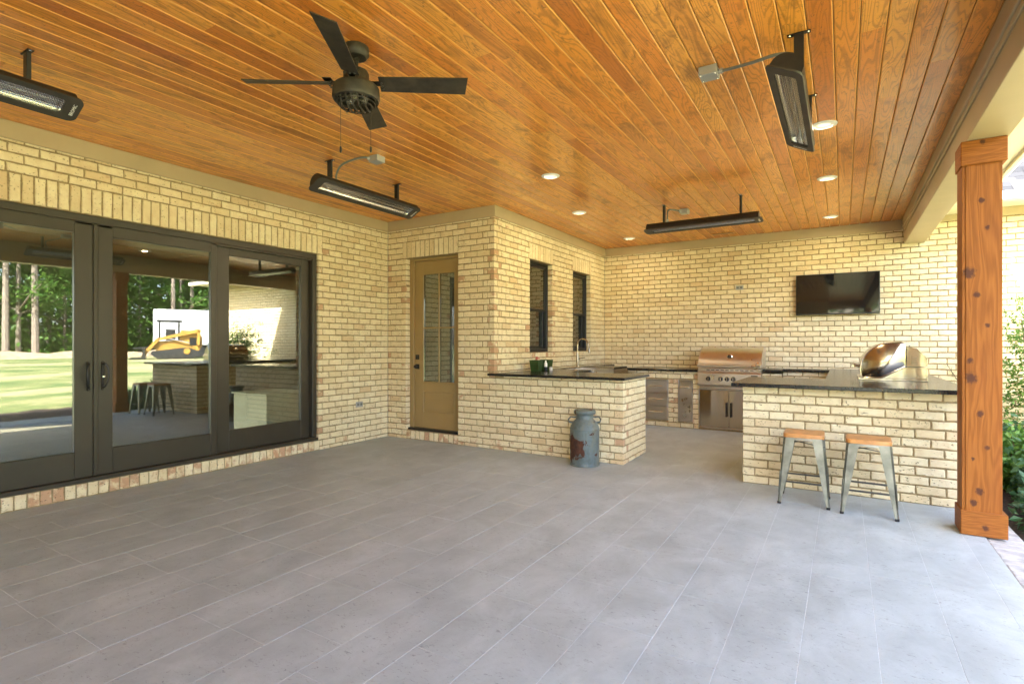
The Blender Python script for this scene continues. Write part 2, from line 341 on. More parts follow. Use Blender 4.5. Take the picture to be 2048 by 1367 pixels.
    def mesh(s, name, mat, smooth=False, org=(0, 0, 0)):
        me = bpy.data.meshes.new(name); me.from_pydata([(x - org[0], y - org[1], z - org[2]) for x, y, z in s.v], [], s.f)
        me.materials.append(M[mat]); me.update()
        if s.f and len(s.f) < 20000:
            import bmesh
            bm = bmesh.new(); bm.from_mesh(me); bmesh.ops.recalc_face_normals(bm, faces=bm.faces); bm.to_mesh(me); bm.free()
        if smooth:
            me.shade_smooth(); me.set_sharp_from_angle(angle=R(38))
        return me
    def build(s, name, mat, parent=None, smooth=False, org=None):
        o0 = ORG[parent.name] if parent is not None else (org or (0, 0, 0))
        ob = bpy.data.objects.new(name, s.mesh(name, mat, smooth, o0)); COL.objects.link(ob)
        if parent is not None: ob.parent = parent
        else: ob.location = o0
        ORG[ob.name] = o0
        return ob
def tag(o, label=None, cat=None, group=None, kind=None):
    for k, v in (('label', label), ('category', cat), ('group', group), ('kind', kind)):
        if v: o[k] = v
    return o
def thing(name, label, cat, loc=(0, 0, 0), group=None, kind=None):
    o = bpy.data.objects.new(name, None); COL.objects.link(o); o.location = loc; o.empty_display_size = 0.1; ORG[o.name] = tuple(loc)
    return tag(o, label, cat, group, kind)
def copy_tree(o, parent=None):
    c = o.copy(); COL.objects.link(c)
    if parent is not None: c.parent = parent
    for ch in [x for x in bpy.data.objects if x.parent == o]: copy_tree(ch, c)
    return c

# ------------------------------------------------------------------ bricks
BM = {}
def brick_mesh(L, Hh, var, D=0.10):
    key = (round(L / 0.004), round(Hh / 0.004), var, D)
    if key in BM: return BM[key]
    rr = random.Random(hash(key) & 0xffff); hl, hh = L / 2, Hh / 2
    if L >= Hh: pts = [(-1, -1), (-.33, -1), (.33, -1), (1, -1), (1, 0), (1, 1), (.33, 1), (-.33, 1), (-1, 1), (-1, 0)]
    else: pts = [(-1, -1), (0, -1), (1, -1), (1, -.33), (1, .33), (1, 1), (0, 1), (-1, 1), (-1, .33), (-1, -.33)]
    j = lambda a: rr.uniform(-a, a)
    base = [(a * (hl - .0012) + j(.0026), b * (hh - .0014) + j(.0030)) for a, b in pts]
    ins = [(a * (1 - .0045 / hl) + j(.0012), b * (1 - .0045 / hh) + j(.0012)) for a, b in base]
    vs = [(x, D, z) for x, z in base] + [(x, .0035 + j(.001), z) for x, z in base] + [(x, j(.0012), z) for x, z in ins]
    n = 10; fs = [(i, (i + 1) % n, n + (i + 1) % n, n + i) for i in range(n)] + [(n + i, n + (i + 1) % n, 2 * n + (i + 1) % n, 2 * n + i) for i in range(n)] + [tuple(range(2 * n, 3 * n))]
    me = bpy.data.meshes.new('brick'); me.from_pydata(vs, [], fs); me.materials.append(M['brick']); me.update()
    BM[key] = (me, vs, fs); return BM[key]
def wall(name, ox, oy, ang, u0, u1, z0, z1, holes=(), soldiers=(), rowlocks=(), zrow=-0.03, thick=0.2, label=None, cat=None, kind=None, parent=None, limit=300, corner0=False, corner1=False, redbase=0.0, hidden=None, cparity=0, mu0=None, bexcl=()):
    """brick field on the plane through (ox,oy); local x runs along ang, local -y looks outward. holes: (u0,u1,z0,z1)"""
    ca, sa = math.cos(ang), math.sin(ang)
    W = lambda u, y, z: (ox + u * ca - y * sa, oy + u * sa + y * ca, z)
    allh = list(holes) + list(soldiers) + list(rowlocks) + list(bexcl)
    # mortar slab
    m0 = u0 if mu0 is None else mu0; us = sorted({m0, u1, *[h[0] for h in holes], *[h[1] for h in holes]}); zs = sorted({z0, z1, *[h[2] for h in holes], *[h[3] for h in holes]})
    us = [u for u in us if m0 <= u <= u1]; zs = [z for z in zs if z0 <= z <= z1]
    mb = MB(); e = .004
    for a, b in zip(us, us[1:]):
        for c, d in zip(zs, zs[1:]):
            if any(h[0] - 1e-6 <= a and b <= h[1] + 1e-6 and h[2] - 1e-6 <= c and d <= h[3] + 1e-6 for h in holes): continue
            ea = e if (any(abs(h[1] - a) < 1e-6 and h[2] < d and h[3] > c for h in holes) or (a == u0 and corner0)) else 0
            eb = e if (any(abs(h[0] - b) < 1e-6 and h[2] < d and h[3] > c for h in holes) or (b == u1 and corner1)) else 0
            x0, x1 = a + ea, b - eb
            mb.add([W(x, y, z) for x in (x0, x1) for y in (.009, thick) for z in (c, d)], [(0, 1, 3, 2), (4, 6, 7, 5), (0, 4, 5, 1), (2, 3, 7, 6), (0, 2, 6, 4), (1, 5, 7, 3)])
    if parent is None:
        root = mb.build(name, 'mortar', None, org=W((u0 + u1) / 2, 0, z0)); tag(root, label, cat, None, kind)
    else:
        root = parent; mb.build('mortar', 'mortar', root)
    O = ORG[root.name]
    items = []      # u, z, len, hgt, red
    nrow = int((z1 - zrow) / CH) + 2
    for k in range(nrow):
        a, b = zrow + k * CH + .005, zrow + (k + 1) * CH - .005
        a, b = max(a, z0 + .002), min(b, z1)
        if b - a < .014: continue
        zc = (a + b) / 2
        lo, hi = u0, u1
        if corner0 and (k + cparity) % 2: lo = u0 + .107
        if corner1 and (k + cparity) % 2: hi = u1 - .107
        segs = [(lo, hi)]
        for h in allh:
            if h[2] < zc < h[3]:
                ns = []
                for s0, s1 in segs:
                    if h[1] <= s0 or h[0] >= s1: ns.append((s0, s1)); continue
                    if h[0] - s0 > .03: ns.append((s0, h[0]))
                    if s1 - h[1] > .03: ns.append((h[1], s1))
                segs = ns
        ph = (k % 2) * PITCH / 2 + random.uniform(-.012, .012)
        for s0, s1 in segs:
            x = math.floor((s0 - ph) / PITCH) * PITCH + ph; cuts = [s0]
            while x < s1 - .035:
                if x > s0 + .035: cuts.append(x)
                x += PITCH
            cuts.append(s1)
            for i, (p, q) in enumerate(zip(cuts, cuts[1:])):
                p2, q2 = p + (.005 if i else 0.0), q - (.005 if i < len(cuts) - 2 else 0.0)
                red = random.choice((0, 0, 0, .1, .25, .45)) if q2 - p2 > .12 else random.choice((0, .2, .7, 1.0))
                if redbase and zc < .09: red = random.uniform(.3, .8)
                items.append(((p2 + q2) / 2, zc, q2 - p2, b - a, red))
    for (a, b, c, d) in soldiers:
        n = max(1, round((b - a) / .078)); wd = (b - a) / n
        for i in range(n): items.append((a + wd * (i + .5), (c + d) / 2, wd - .010, d - c - .010, random.choice((0, 0, .1, .3))))
    for (a, b, c, d) in rowlocks:
        n = max(1, round((b - a) / .080)); wd = (b - a) / n
        for i in range(n): items.append((a + wd * (i + .5), (c + d) / 2, wd - .010, d - c - .010, random.choice((.3, .7, .9, 1.0))))
    scored = []
    for it in items:
        p = W(it[0], 0, it[1])
        if hidden and hidden(p): continue
        q = proj(p); ok = in_view(p, 40)
        scored.append((q[2] if ok else 1e3, it))
    scored.sort(key=lambda t: t[0])
    rest = MB()
    for i, (d, it) in enumerate(scored):
        u, z, L, Hh, red = it; me, vs, fs = brick_mesh(L, Hh, random.randrange(5)); px, py, pz = W(u, random.uniform(-.0015, .0015), z)
        flip = random.random() < .5
        if i < limit and d < 900:
            ob = bpy.data.objects.new('brick', me); COL.objects.link(ob); ob.parent = root; ob.location = (px - O[0], py - O[1], pz - O[2])
            ob.rotation_euler = (0, 0, ang); ob.scale = (L / (round(L / .004) * .004), 1, Hh / (round(Hh / .004) * .004))
            if flip: ob.scale = ob.scale; ob.rotation_euler = (Matrix.Rotation(ang, 3, 'Z') @ Matrix.Rotation(math.pi, 3, 'Y')).to_euler()
            ob.color = (red, 0, 0, 1)
        else: rest.add([(px + x * ca - y * sa, py + x * sa + y * ca, pz + zz) for x, y, zz in vs], fs)
    if rest.v:
        o = rest.build('brick_field', 'brick', root); o.color = (.1, 0, 0, 1); o['kind'] = 'stuff'
    return root

# ================================================================== SETTING
# lawn, one sheet to the horizon
mb = MB(); gx = [-300, -40, 4, 6] + list(range(8, 31, 2)) + [34, 40, 60, 300]
def ground(x): t = min(max((x - 4) / 18, 0), 1); return -.12 + .55 * t * t * (3 - 2 * t)
for x in gx: mb.v += [(x, -300, ground(x)), (x, 300, ground(x))]
mb.f = [(2 * i, 2 * i + 2, 2 * i + 3, 2 * i + 1) for i in range(len(gx) - 1)]
tag(mb.build('lawn', 'grass'), 'patchy green and straw coloured lawn beyond the porch', 'lawn', kind='structure')

# patio floor: slab, grout sheet and tiles
mb = MB(); mb.box(XL - .05, XE, YF, YB + .02, -.16, -.0011)
floor = mb.build('patio_floor', 'grout', org=(-2.4, 3, 0)); tag(floor, 'pale grey tiled patio floor under the porch roof', 'floor', kind='structure')
TW, TL = .2825, .585
tm = {}
rest = MB(); tiles = []
ncol = 24
for c in range(ncol):
    x1 = XE - .126 - (c - 1) * TW if c else XE; x0 = XE - .126 - c * TW
    x0 = max(x0, XL - .02)
    if x1 - x0 < .02: continue
    offy = {0: .31, 1: .42, 2: .31, 3: .16, 4: .46, 5: .09}.get(c, random.choice((0, .195, .39)) + random.uniform(-.03, .03))
    y = YF - TL + offy
    while y < YB:
        y0, y1 = max(y, YF), min(y + TL, YB + .01)
        if y1 - y0 > .03 and not (x1 < XW - .01 and y0 > YD + .05): tiles.append((x0, x1, y0, y1))
        y += TL
tiles.sort(key=lambda t: (0 if in_view(((t[0] + t[1]) / 2, (t[2] + t[3]) / 2, 0), 160) else 1, (t[0] + t[1]) ** 2 / 4 + (t[2] + t[3]) ** 2 / 4))
for i, (x0, x1, y0, y1) in enumerate(tiles):
    cx, cy = (x0 + x1) / 2, (y0 + y1) / 2
    if i < 300 and in_view((cx, cy, 0), 160):
        key = (round(x1 - x0, 3), round(y1 - y0, 3))
        if key not in tm:
            t = MB(); t.box(-key[0] / 2 + .0010, key[0] / 2 - .0010, -key[1] / 2 + .0006, key[1] / 2 - .0006, -.008, 0, b=.0007); tm[key] = t.mesh('tile', 'tile')
        ob = bpy.data.objects.new('tile', tm[key]); COL.objects.link(ob); ob.parent = floor; O = ORG[floor.name]
        ob.location = (cx - O[0], cy - O[1], random.uniform(-.0004, .0004))
    else: rest.box(x0 + .0014, x1 - .0014, y0 + .0012, y1 - .0012, -.008, 0)
if rest.v: rest.build('tile_field', 'tile', floor)['kind'] = 'stuff'

# paver edging and mulch bed
mb = MB(); mb.box(XE + .004, 1.035, YF, YB - .02, -.15, -.035); edging = mb.build('paver_edging', 'dirt', org=(.93, 3, 0)); tag(edging, 'strip of pale brick pavers along the patio edge', 'paving', kind='structure')
pm = []
for k in range(4):
    t = MB(); t.box(-.099, .099, -.0475, .0475, -.07, 0, b=.006); pm.append(t.mesh('paver', 'paver'))
y = 2.0
while y < 8.9:
    ob = bpy.data.objects.new('paver', random.choice(pm)); COL.objects.link(ob); ob.parent = edging; O = ORG[edging.name]
    ob.location = (.927 - O[0] + random.uniform(-.003, .003), y - O[1], -.012 + random.uniform(-.004, .003)); ob.rotation_euler = (random.uniform(-.01, .01), random.uniform(-.01, .01), random.uniform(-.02, .02)); y += .102
mb = MB(); nx, ny = 14, 46
for i in range(nx + 1):
    for j in range(ny + 1): mb.v.append((1.035 + i * .16, 1.6 + j * .165, -.075 + random.uniform(-.02, .02) + .03 * math.sin(i * .9)))
mb.f = [(i * (ny + 1) + j, (i + 1) * (ny + 1) + j, (i + 1) * (ny + 1) + j + 1, i * (ny + 1) + j + 1) for i in range(nx) for j in range(ny)]
tag(mb.build('mulch_bed', 'mulch', smooth=True), 'dark mulch bed beside the paver strip', 'mulch', kind='structure')

# ceiling planks
mb = MB(); mb.box(XL - .2, 1.40, YF, YB + .25, ZC + .022, ZC + .20); ceil = mb.build('ceiling', 'trim_paint', org=(-2.4, 3, ZC)); tag(ceil, 'orange stained tongue and groove plank ceiling', 'ceiling', kind='structure')
PW = .1237; k = 0; O = ORG[ceil.name]; prest = MB()
x = -.045 + 7 * PW
while x > XL - PW:
    x1, x0 = min(x, .72), max(x - PW, XL - .01); x -= PW
    if x1 - x0 < .01: continue
    yend = YB + .01 if x1 > XW else YD + .01
    y = YF - random.uniform(0, 2.4)
    while y < yend:
        ln = random.choice((1.8, 2.4, 2.4, 3.0, 3.6)); y0, y1 = max(y, YF), min(y + ln, yend); y += ln
        if y1 - y0 < .02: continue
        g, b, t = .0020, .0050, .02; cx, cy = (x0 + x1) / 2, (y0 + y1) / 2; hx, hy = (x1 - x0) / 2 - g, (y1 - y0) / 2 - .0006
        m2 = MB(); prof = [(-hx, t), (-hx, b), (-hx + b, 0), (hx - b, 0), (hx, b), (hx, t)]
        m2.prism(prof, -hy, hy, 'y')
        if not any(in_view((xx, y0 + (y1 - y0) * q / 8, ZC), 30) for xx in (x0, x1) for q in range(9)):
            prest.add([(a_ + cx, b_ + cy, c_ + ZC) for a_, b_, c_ in m2.v], m2.f); continue
        me = m2.mesh('plank', 'plank'); me.materials.append(M['plank_edge_glint'])
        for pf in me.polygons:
            if abs(pf.normal.x) > .5 and pf.normal.z < -.3: pf.material_index = 1  # groove chamfers take the painted highlight colour
        ob = bpy.data.objects.new('plank', me); COL.objects.link(ob); ob.parent = ceil; ob.location = (cx - O[0], cy - O[1], random.uniform(-.0006, .0006))

if prest.v: prest.build('plank_field', 'plank', ceil)['kind'] = 'stuff'
# brick walls
SL0, SL1, ZS0, ZS1 = -.225, 4.385, .1226, 2.4116         # slider opening
wall('wall_left', XL, 0, R(90), YF, YD, 0, ZC, holes=[(SL0, SL1, ZS0, ZS1)], soldiers=[(SL0 - .06, SL1 + .06, ZS1, 2.6405)], rowlocks=[(SL0, SL1 + .02, .004, ZS0)],
     label='cream brick wall around the wide sliding glass door', cat='wall', kind='structure', redbase=1)
DX0, DX1, ZD1 = -5.157, -4.255, 2.4879
wall('wall_door', 0, YD, 0, XL, XW, 0, ZC, holes=[(DX0, DX1, ZS0, ZD1)], soldiers=[(DX0 - .07, DX1 + .0, ZD1, 2.7168)], rowlocks=[(DX0, DX1, .004, ZS0)], corner1=True, bexcl=[(DX1, XW + .2, -.1, .8857)],
     label='cream brick wall with the tan half glass door', cat='wall', kind='structure', redbase=1)
WN = [(6.464, 7.14), (7.855, 8.56)]
WZ0, WZ1 = 1.1908, 2.4879
wall('wall_window', XW, 0, R(90), YD, YB, 0, ZC, holes=[(a, b, WZ0, WZ1) for a, b in WN], soldiers=[(a, b + .03, WZ1, 2.7168) for a, b in WN], rowlocks=[(a, b + .03, WZ0 - .0763, WZ0) for a, b in WN], corner0=True, cparity=1,
     label='cream brick wall with two narrow black windows above the sink', cat='wall', kind='structure', hidden=lambda p: p[2] < .9)
wall('wall_back', 0, YB, 0, XW, 5.0, -.1, ZC, label='long cream brick wall behind the grill and television', cat='wall', kind='structure', hidden=lambda p: p[2] < .88 and p[0] < .8)

wall('wall_end', 0, YF + .10, R(180), .5, -XL, 0, ZC, label='cream brick wall closing the near end of the porch', cat='wall', kind='structure', limit=0)
# frieze boards under the ceiling
for nm, bx, lb in (('frieze_board', (XL + .001, XL + .024, YF, YD - .024, 2.888, ZC - .001), 'tan painted trim board above the sliding door wall'),
                   ('frieze_board', (XL + .001, XW + .024, YD - .024, YD - .001, 2.888, ZC - .0012), 'tan painted trim board above the half glass door'),
                   ('frieze_board', (XW + .001, XW + .024, YD - .0005, YB - .024, 2.888, ZC - .001), 'tan painted trim board above the two black windows'),
                   ('frieze_board', (XW + .001, .69, YB - .024, YB - .001, 2.888, ZC - .0012), 'tan painted trim board above the television wall'),
                   ('frieze_board', (.95, 5.0, YB - .026, YB - .001, 2.955, 3.09), 'tan trim board under the gutter beyond the column')):
    m2 = MB(); m2.box(*bx, b=.003); tag(m2.build(nm, 'trim_paint', org=((bx[0] + bx[1]) / 2, (bx[2] + bx[3]) / 2, bx[4])), lb, 'trim', 'trim boards under the ceiling')

# beam and outer eave
bm_ = thing('porch_beam', 'long tan boxed beam along the open side of the porch', 'beam', (.83, 3, 2.69))
m2 = MB(); m2.box(.717, .945, YF, YB - .001, 2.69, ZC + .02, b=.004); m2.build('beam_casing', 'trim_paint', bm_)
m2 = MB(); m2.box(.692, .7165, YF, YB - .026, 2.90, ZC - .001, b=.004); m2.box(.7045, .7165, YF, YB - .026, 2.862, 2.8995, b=.004); m2.build('crown_board', 'trim_paint', bm_)
ev = thing('porch_eave', 'pale painted soffit and gutter outside the porch beam', 'eave', (1.2, 3, 3.0))
m2 = MB(); m2.box(.946, 1.40, YF, YB - .03, 3.03, 3.05); m2.build('soffit', 'gutter_paint', ev)
m2 = MB(); m2.prism([(1.365, 3.0), (1.40, 3.0), (1.46, 3.05), (1.47, 3.16), (1.365, 3.16)], YF, 8.6, 'y'); m2.build('gutter', 'gutter_paint', ev)
# far end beam of the porch (behind the camera)
m2 = MB(); m2.box(XL, .944, YF - .23, YF - .001, 2.69, ZC + .02, b=.004); tag(m2.build('end_beam', 'trim_paint', org=(-2.4, YF, 2.69)), 'tan boxed beam across the far end of the porch', 'beam')

# neighbouring wing roof beyond the column
rf = thing('wing_roof', 'grey shingled roof slope with pale gutter beyond the column', 'roof', (3, 9, 3.1))
m2 = MB(); sl_ = .72; y0r, z0r = 8.66, 3.135
m2.add([(1.05, y0r, z0r), (5.4, y0r, z0r), (5.4, y0r + 4.5, z0r + 4.5 * sl_), (1.05, y0r + 4.5, z0r + 4.5 * sl_), (1.05, y0r, z0r - .05), (5.4, y0r, z0r - .05), (5.4, y0r + 4.5, z0r + 4.5 * sl_ - .05), (1.05, y0r + 4.5, z0r + 4.5 * sl_ - .05)],
       [(0, 1, 2, 3), (7, 6, 5, 4), (0, 4, 5, 1), (1, 5, 6, 2), (2, 6, 7, 3), (3, 7, 4, 0)]); m2.build('roof_deck', 'shingle', rf)
an = math.atan(sl_); shm = []
for k in range(4):
    m3 = MB(); wv = random.choice((.14, .17, .2)); m3.box(-wv / 2, wv / 2, 0, .30, 0, random.choice((.007, .010, .013))); shm.append((m3.mesh('shingle', 'shingle'), wv))
for r_ in range(15):
    x = 1.2 + (r_ % 3) * .05
    while x < 3.4:
        me, wv = random.choice(shm); ob = bpy.data.objects.new('shingle', me); COL.objects.link(ob); ob.parent = rf
        s = r_ * .14; ob.location = (x + wv / 2 - 3, y0r + s * math.cos(an) - 9, z0r + .004 + s * math.sin(an) + .004 - 3.1); ob.rotation_euler = (an - .018, 0, 0); x += wv + .004
m2 = MB(); m2.prism([(8.66, 3.13), (8.655, 3.03), (8.60, 3.02), (8.545, 3.04), (8.53, 3.13), (8.555, 3.13)], 1.05, 5.4, 'x'); m2.build('gutter', 'gutter_paint', rf)
m2 = MB(); m2.box(1.05, 5.4, 8.662, YB - .03, 3.06, 3.08); m2.build('soffit', 'gutter_paint', rf)

# room behind the glass
ir = thing('interior_room', 'dim room behind the sliding glass door', 'room', (-8, 3, 0), kind='structure')
m2 = MB(); m2.box(-10.5, XL - .2, YF - .3, 9.6, -.12, .10); m2.box(XL - .199, XW - .2, YD + .2, 9.6, -.12, .10); m2.build('room_floor', 'room_floor', ir)
m2 = MB(); m2.box(-10.7, -10.5, YF - .3, -4.0, -.1, 3.2); m2.box(-10.7, -10.5, -4.0, 2.0, 2.5, 3.2); m2.box(-10.7, -10.5, -4.0, 2.0, -.1, .2); m2.box(-10.7, -10.5, 2.0, 9.6, -.1, 3.2); m2.box(-10.5, -9.6, YF - .5, YF - .301, -.1, 3.2); m2.box(-9.6, -6.3, YF - .5, YF - .301, 2.5, 3.2); m2.box(-6.3, XL - .001, YF - .5, YF - .301, -.1, 3.2); m2.box(-10.5, XW, 9.6, 9.8, -.1, 3.2); m2.build('room_wall', 'room_wall', ir)  # unseen openings added in two walls to let daylight onto the cabinet
m2 = MB(); m2.box(-10.7, XL - .2, YF - .5, 9.8, 3.0, 3.2); m2.box(XL - .199, XW - .001, YD + .2, 9.8, 3.0, 3.2); m2.build('room_ceiling', 'room_wall', ir)
cb = thing('low_cabinet', 'pale cream low cabinet inside behind the last glass panel', 'cabinet', (-6.6, 4.5, .1))
m2 = MB(); m2.box(-7.0, -6.27, 4.2, 4.85, .10, .64, b=.01); m2.build('cabinet_body', 'cabinet_cream', cb)
m2 = MB(); m2.box(-7.02, -6.25, 4.18, 4.87, .641, .665, b=.004); m2.build('cabinet_top', 'cabinet_cream', cb)

# porch columns
def column(x0, y0, label):
    c = thing('porch_column', label, 'column', (x0 + .12, y0 + .12, 0), 'cedar porch columns')
    m2 = MB(); m2.box(x0 + .022, x0 + .215, y0 + .022, y0 + .215, .15, 2.53, b=.003); m2.build('shaft', 'cedar', c)
    m2 = MB(); m2.box(x0 + .0045, x0 + .0215, y0 + .026, y0 + .211, .15, 2.53, b=.002); m2.build('side_board', 'cedar', c)
    m2 = MB(); m2.box(x0 - .006, x0 + .240, y0 - .002, y0 + .238, .003, .165, b=.004); m2.build('base', 'cedar_flat', c)
    m2 = MB(); m2.box(x0 - .004, x0 + .238, y0 - .001, y0 + .236, 2.525, 2.689, b=.004); m2.build('capital', 'cedar_flat', c)
    return c
column(.693, 4.76, 'knotty orange cedar column standing beside the bar stools')
column(.693, YF + .02, 'cedar column at the far end of the porch behind the view')

# ================================================================== DOORS AND WINDOWS
sd = thing('sliding_door', 'wide dark bronze sliding glass door with four tall panes', 'sliding door', (XL, 2.08, ZS0))
XF = XL - .03
m2 = MB(); m2.box(XF - .14, XF, SL0 + .002, SL1 - .002, ZS1 - .062, ZS1 - .001, b=.004); m2.box(XF - .14, XF, SL0 + .002, SL0 + .062, ZS0 + .04, ZS1 - .063, b=.004); m2.box(XF - .14, XF, SL1 - .062, SL1 - .002, ZS0 + .04, ZS1 - .063, b=.004)
m2.box(XF - .10, XF - .012, SL0 + .063, SL1 - .063, ZS1 - .082, ZS1 - .063); m2.build('outer_frame', 'bronze_frame', sd)
m2 = MB(); m2.box(XF - .15, XF + .035, SL0 + .002, SL1 - .002, ZS0 + .001, ZS0 + .038, b=.006); m2.build('threshold', 'bronze_frame', sd)
def panel(y0, y1, gl, gr, xo, handle):
    zb, zt = ZS0 + .039, ZS1 - .064; g0, g1 = .385, 2.25
    p = MB(); p.box(xo - .045, xo, y0, y0 + gl, zb, zt, b=.003); p.box(xo - .045, xo, y1 - gr, y1, zb, zt, b=.003)
    p.box(xo - .045, xo - .0015, y0 + gl, y1 - gr, zb, g0, b=.003); p.box(xo - .045, xo - .0015, y0 + gl, y1 - gr, g1, zt, b=.003)
    o = p.build('door_panel', 'bronze_frame', sd)
    p = MB(); p.box(xo - .028, xo - .022, y0 + gl - .004, y1 - gr + .004, g0 - .004, g1 + .004); p.build('pane', 'door_glass', o)
    if handle:
        p = MB(); yh = y1 - .036 if handle > 0 else y0 + .036
        p.box(xo + .001, xo + .012, yh - .011, yh + .011, .90, 1.155, b=.004)
        cv = [(xo + .012, yh, 1.13), (xo + .045, yh - handle * .006, 1.135), (xo + .058, yh - handle * .02, 1.10), (xo + .062, yh - handle * .026, 1.05), (xo + .058, yh - handle * .020, .99), (xo + .045, yh - handle * .006, .935), (xo + .012, yh, .925)]
        p.tube(cv, .0085, 8); p.build('handle', 'black_metal', o, True)
        if handle < 0:
            p = MB(); p.lathe([(0, .028), (.010, .026), (.012, .012)], (xo, yh, 1.02), 12, 'x'); p.build('lock_cylinder', 'chrome', o, True)
    return o
panel(SL0 + .065, .985, .115, .115, XF - .065, 0)
panel(1.022, 2.063, .115, .132, XF - .012, 1)
panel(2.099, 3.148, .113, .062, XF - .012, -1)
panel(3.175, SL1 - .064, .135, .115, XF - .065, 0)
m2 = MB(); m2.box(XF - .055, XF - .002, 2.0645, 2.0975, ZS0 + .039, ZS1 - .0645, b=.003); m2.build('astragal', 'bronze_frame', sd)

pd = thing('porch_door', 'tan half glass door with four panes in the brick corner', 'door', (-4.7, YD, ZS0))
YP = YD + .075
m2 = MB(); m2.box(DX0 + .002, DX0 + .074, YP, YP + .10, ZS0 + .03, ZD1 - .002, b=.004); m2.box(DX1 - .020, DX1 - .002, YP, YP + .10, ZS0 + .03, ZD1 - .002, b=.004); m2.box(DX0 + .0745, DX1 - .0205, YP, YP + .10, ZD1 - .040, ZD1 - .002, b=.004); m2.build('door_frame', 'door_paint', pd)
m2 = MB(); m2.box(DX0 + .002, DX1 - .002, YP - .04, YP + .10, ZS0 + .001, ZS0 + .029, b=.004); m2.build('sill', 'black_metal', pd)
a0, a1, b0, b1 = DX0 + .078, DX1 - .024, ZS0 + .033, ZD1 - .044; gx0, gx1, gz0, gz1 = -4.93, -4.382, .785, 2.265; yq = YP + .022
m2 = MB(); m2.box(a0, gx0, yq, yq + .045, b0, b1, b=.002); m2.box(gx1, a1, yq, yq + .045, b0, b1, b=.002); m2.box(gx0 + .0003, gx1 - .0003, yq + .0004, yq + .045, gz1, b1, b=.001)
px0, px1, pz0, pz1 = -4.94, -4.37, .37, .665
m2.box(gx0 + .0003, gx1 - .0003, yq + .0004, yq + .045, pz1, gz0, b=.001); m2.box(gx0 + .0003, gx1 - .0003, yq + .0004, yq + .045, b0, pz0, b=.001)
leaf = m2.build('door_leaf', 'door_paint', pd)
m2 = MB(); m2.box(gx0 + .001, gx1 - .001, yq + .010, yq + .03, pz0 + .001, pz1 - .001)
m2.prism([(gx0 + .035, pz0 + .035), (gx1 - .035, pz0 + .035), (gx1 - .035, pz1 - .035), (gx0 + .035, pz1 - .035)], yq + .0035, yq + .0095, 'y'); m2.build('raised_panel', 'door_paint', leaf)
m2 = MB()
for q in ((gx0, gx0 + .012, pz0, pz1), (gx1 - .012, gx1, pz0, pz1), (gx0 + .012, gx1 - .012, pz0, pz0 + .012), (gx0 + .012, gx1 - .012, pz1 - .012, pz1)): m2.box(q[0], q[1], yq - .004, yq + .012, q[2], q[3], b=.004)
for q in ((gx0 - .010, gx0 + .008, gz0 - .010, gz1 + .010), (gx1 - .008, gx1 + .010, gz0 - .010, gz1 + .010), (gx0 + .008, gx1 - .008, gz0 - .010, gz0 + .008), (gx0 + .008, gx1 - .008, gz1 - .008, gz1 + .010)): m2.box(q[0], q[1], yq - .006, yq + .010, q[2], q[3], b=.004)
m2.build('moulding', 'door_paint', leaf)
gm, gzm = -4.652, 1.527
m2 = MB(); m2.box(gm - .011, gm + .011, yq - .003, yq + .012, gz0 + .008, gz1 - .008, b=.003); m2.box(gx0 + .008, gm - .0115, yq - .003, yq + .012, gzm - .011, gzm + .011, b=.003); m2.box(gm + .0115, gx1 - .008, yq - .003, yq + .012, gzm - .011, gzm + .011, b=.003); m2.build('muntin', 'door_paint', leaf)
for xa, xb in ((gx0, gm), (gm, gx1)):
    for za, zb in ((gz0, gzm), (gzm, gz1)):
        m2 = MB(); m2.box(xa + .001, xb - .001, yq + .018, yq + .024, za + .001, zb - .001); m2.build('pane', 'window_glass', leaf)
m2 = MB(); m2.box(-5.060, -4.996, yq - .010, yq - .001, 1.094, 1.160, b=.002); m2.lathe([(0, -.022), (.012, -.020), (.014, -.010)], (-5.028, yq, 1.127), 12, 'y'); m2.build('deadbolt', 'black_metal', pd, True)
m2 = MB(); m2.box(-5.060, -4.996, yq - .010, yq - .001, .962, 1.030, b=.002); m2.lathe([(0, -.066), (.020, -.064), (.027, -.05), (.022, -.038), (.010, -.032), (.010, -.010)], (-5.028, yq, .996), 14, 'y'); m2.build('door_knob', 'black_metal', pd, True)

def window(y0, y1, label):
    wd = thing('window', label, 'window', (XW, (y0 + y1) / 2, WZ0), 'black windows above the sink')
    xo = XW - .075
    m2 = MB()
    for q in ((y0 + .002, y0 + .040, WZ0 + .002, WZ1 - .002), (y1 - .040, y1 - .002, WZ0 + .002, WZ1 - .002), (y0 + .0403, y1 - .0403, WZ1 - .045, WZ1 - .002), (y0 + .0403, y1 - .0403, WZ0 + .002, WZ0 + .05)): m2.box(xo - .09, xo, q[0], q[1], q[2], q[3], b=.003)
    m2.build('window_frame', 'black_frame', wd)
    zm = 1.80
    for nm, za, zb, xs in (('upper_sash', zm - .012, WZ1 - .046, xo - .018), ('lower_sash', WZ0 + .051, zm + .02, xo - .056)):
        m2 = MB(); f = .032
        for q in ((y0 + .041, y0 + .041 + f, za, zb), (y1 - .041 - f, y1 - .041, za, zb), (y0 + .0413 + f, y1 - .0413 - f, za, za + f), (y0 + .0413 + f, y1 - .0413 - f, zb - f, zb)): m2.box(xs - .03, xs, q[0], q[1], q[2], q[3], b=.003)
        s_ = m2.build(nm, 'black_frame', wd); m2 = MB(); m2.box(xs - .018, xs - .013, y0 + .041 + f - .004, y1 - .041 - f + .004, za + f - .004, zb - f + .004); m2.build('pane', 'window_glass', s_)
window(*WN[0], 'narrow black sash window behind the green planters'); window(*WN[1], 'narrow black sash window behind the sink faucet, nearer the back corner')

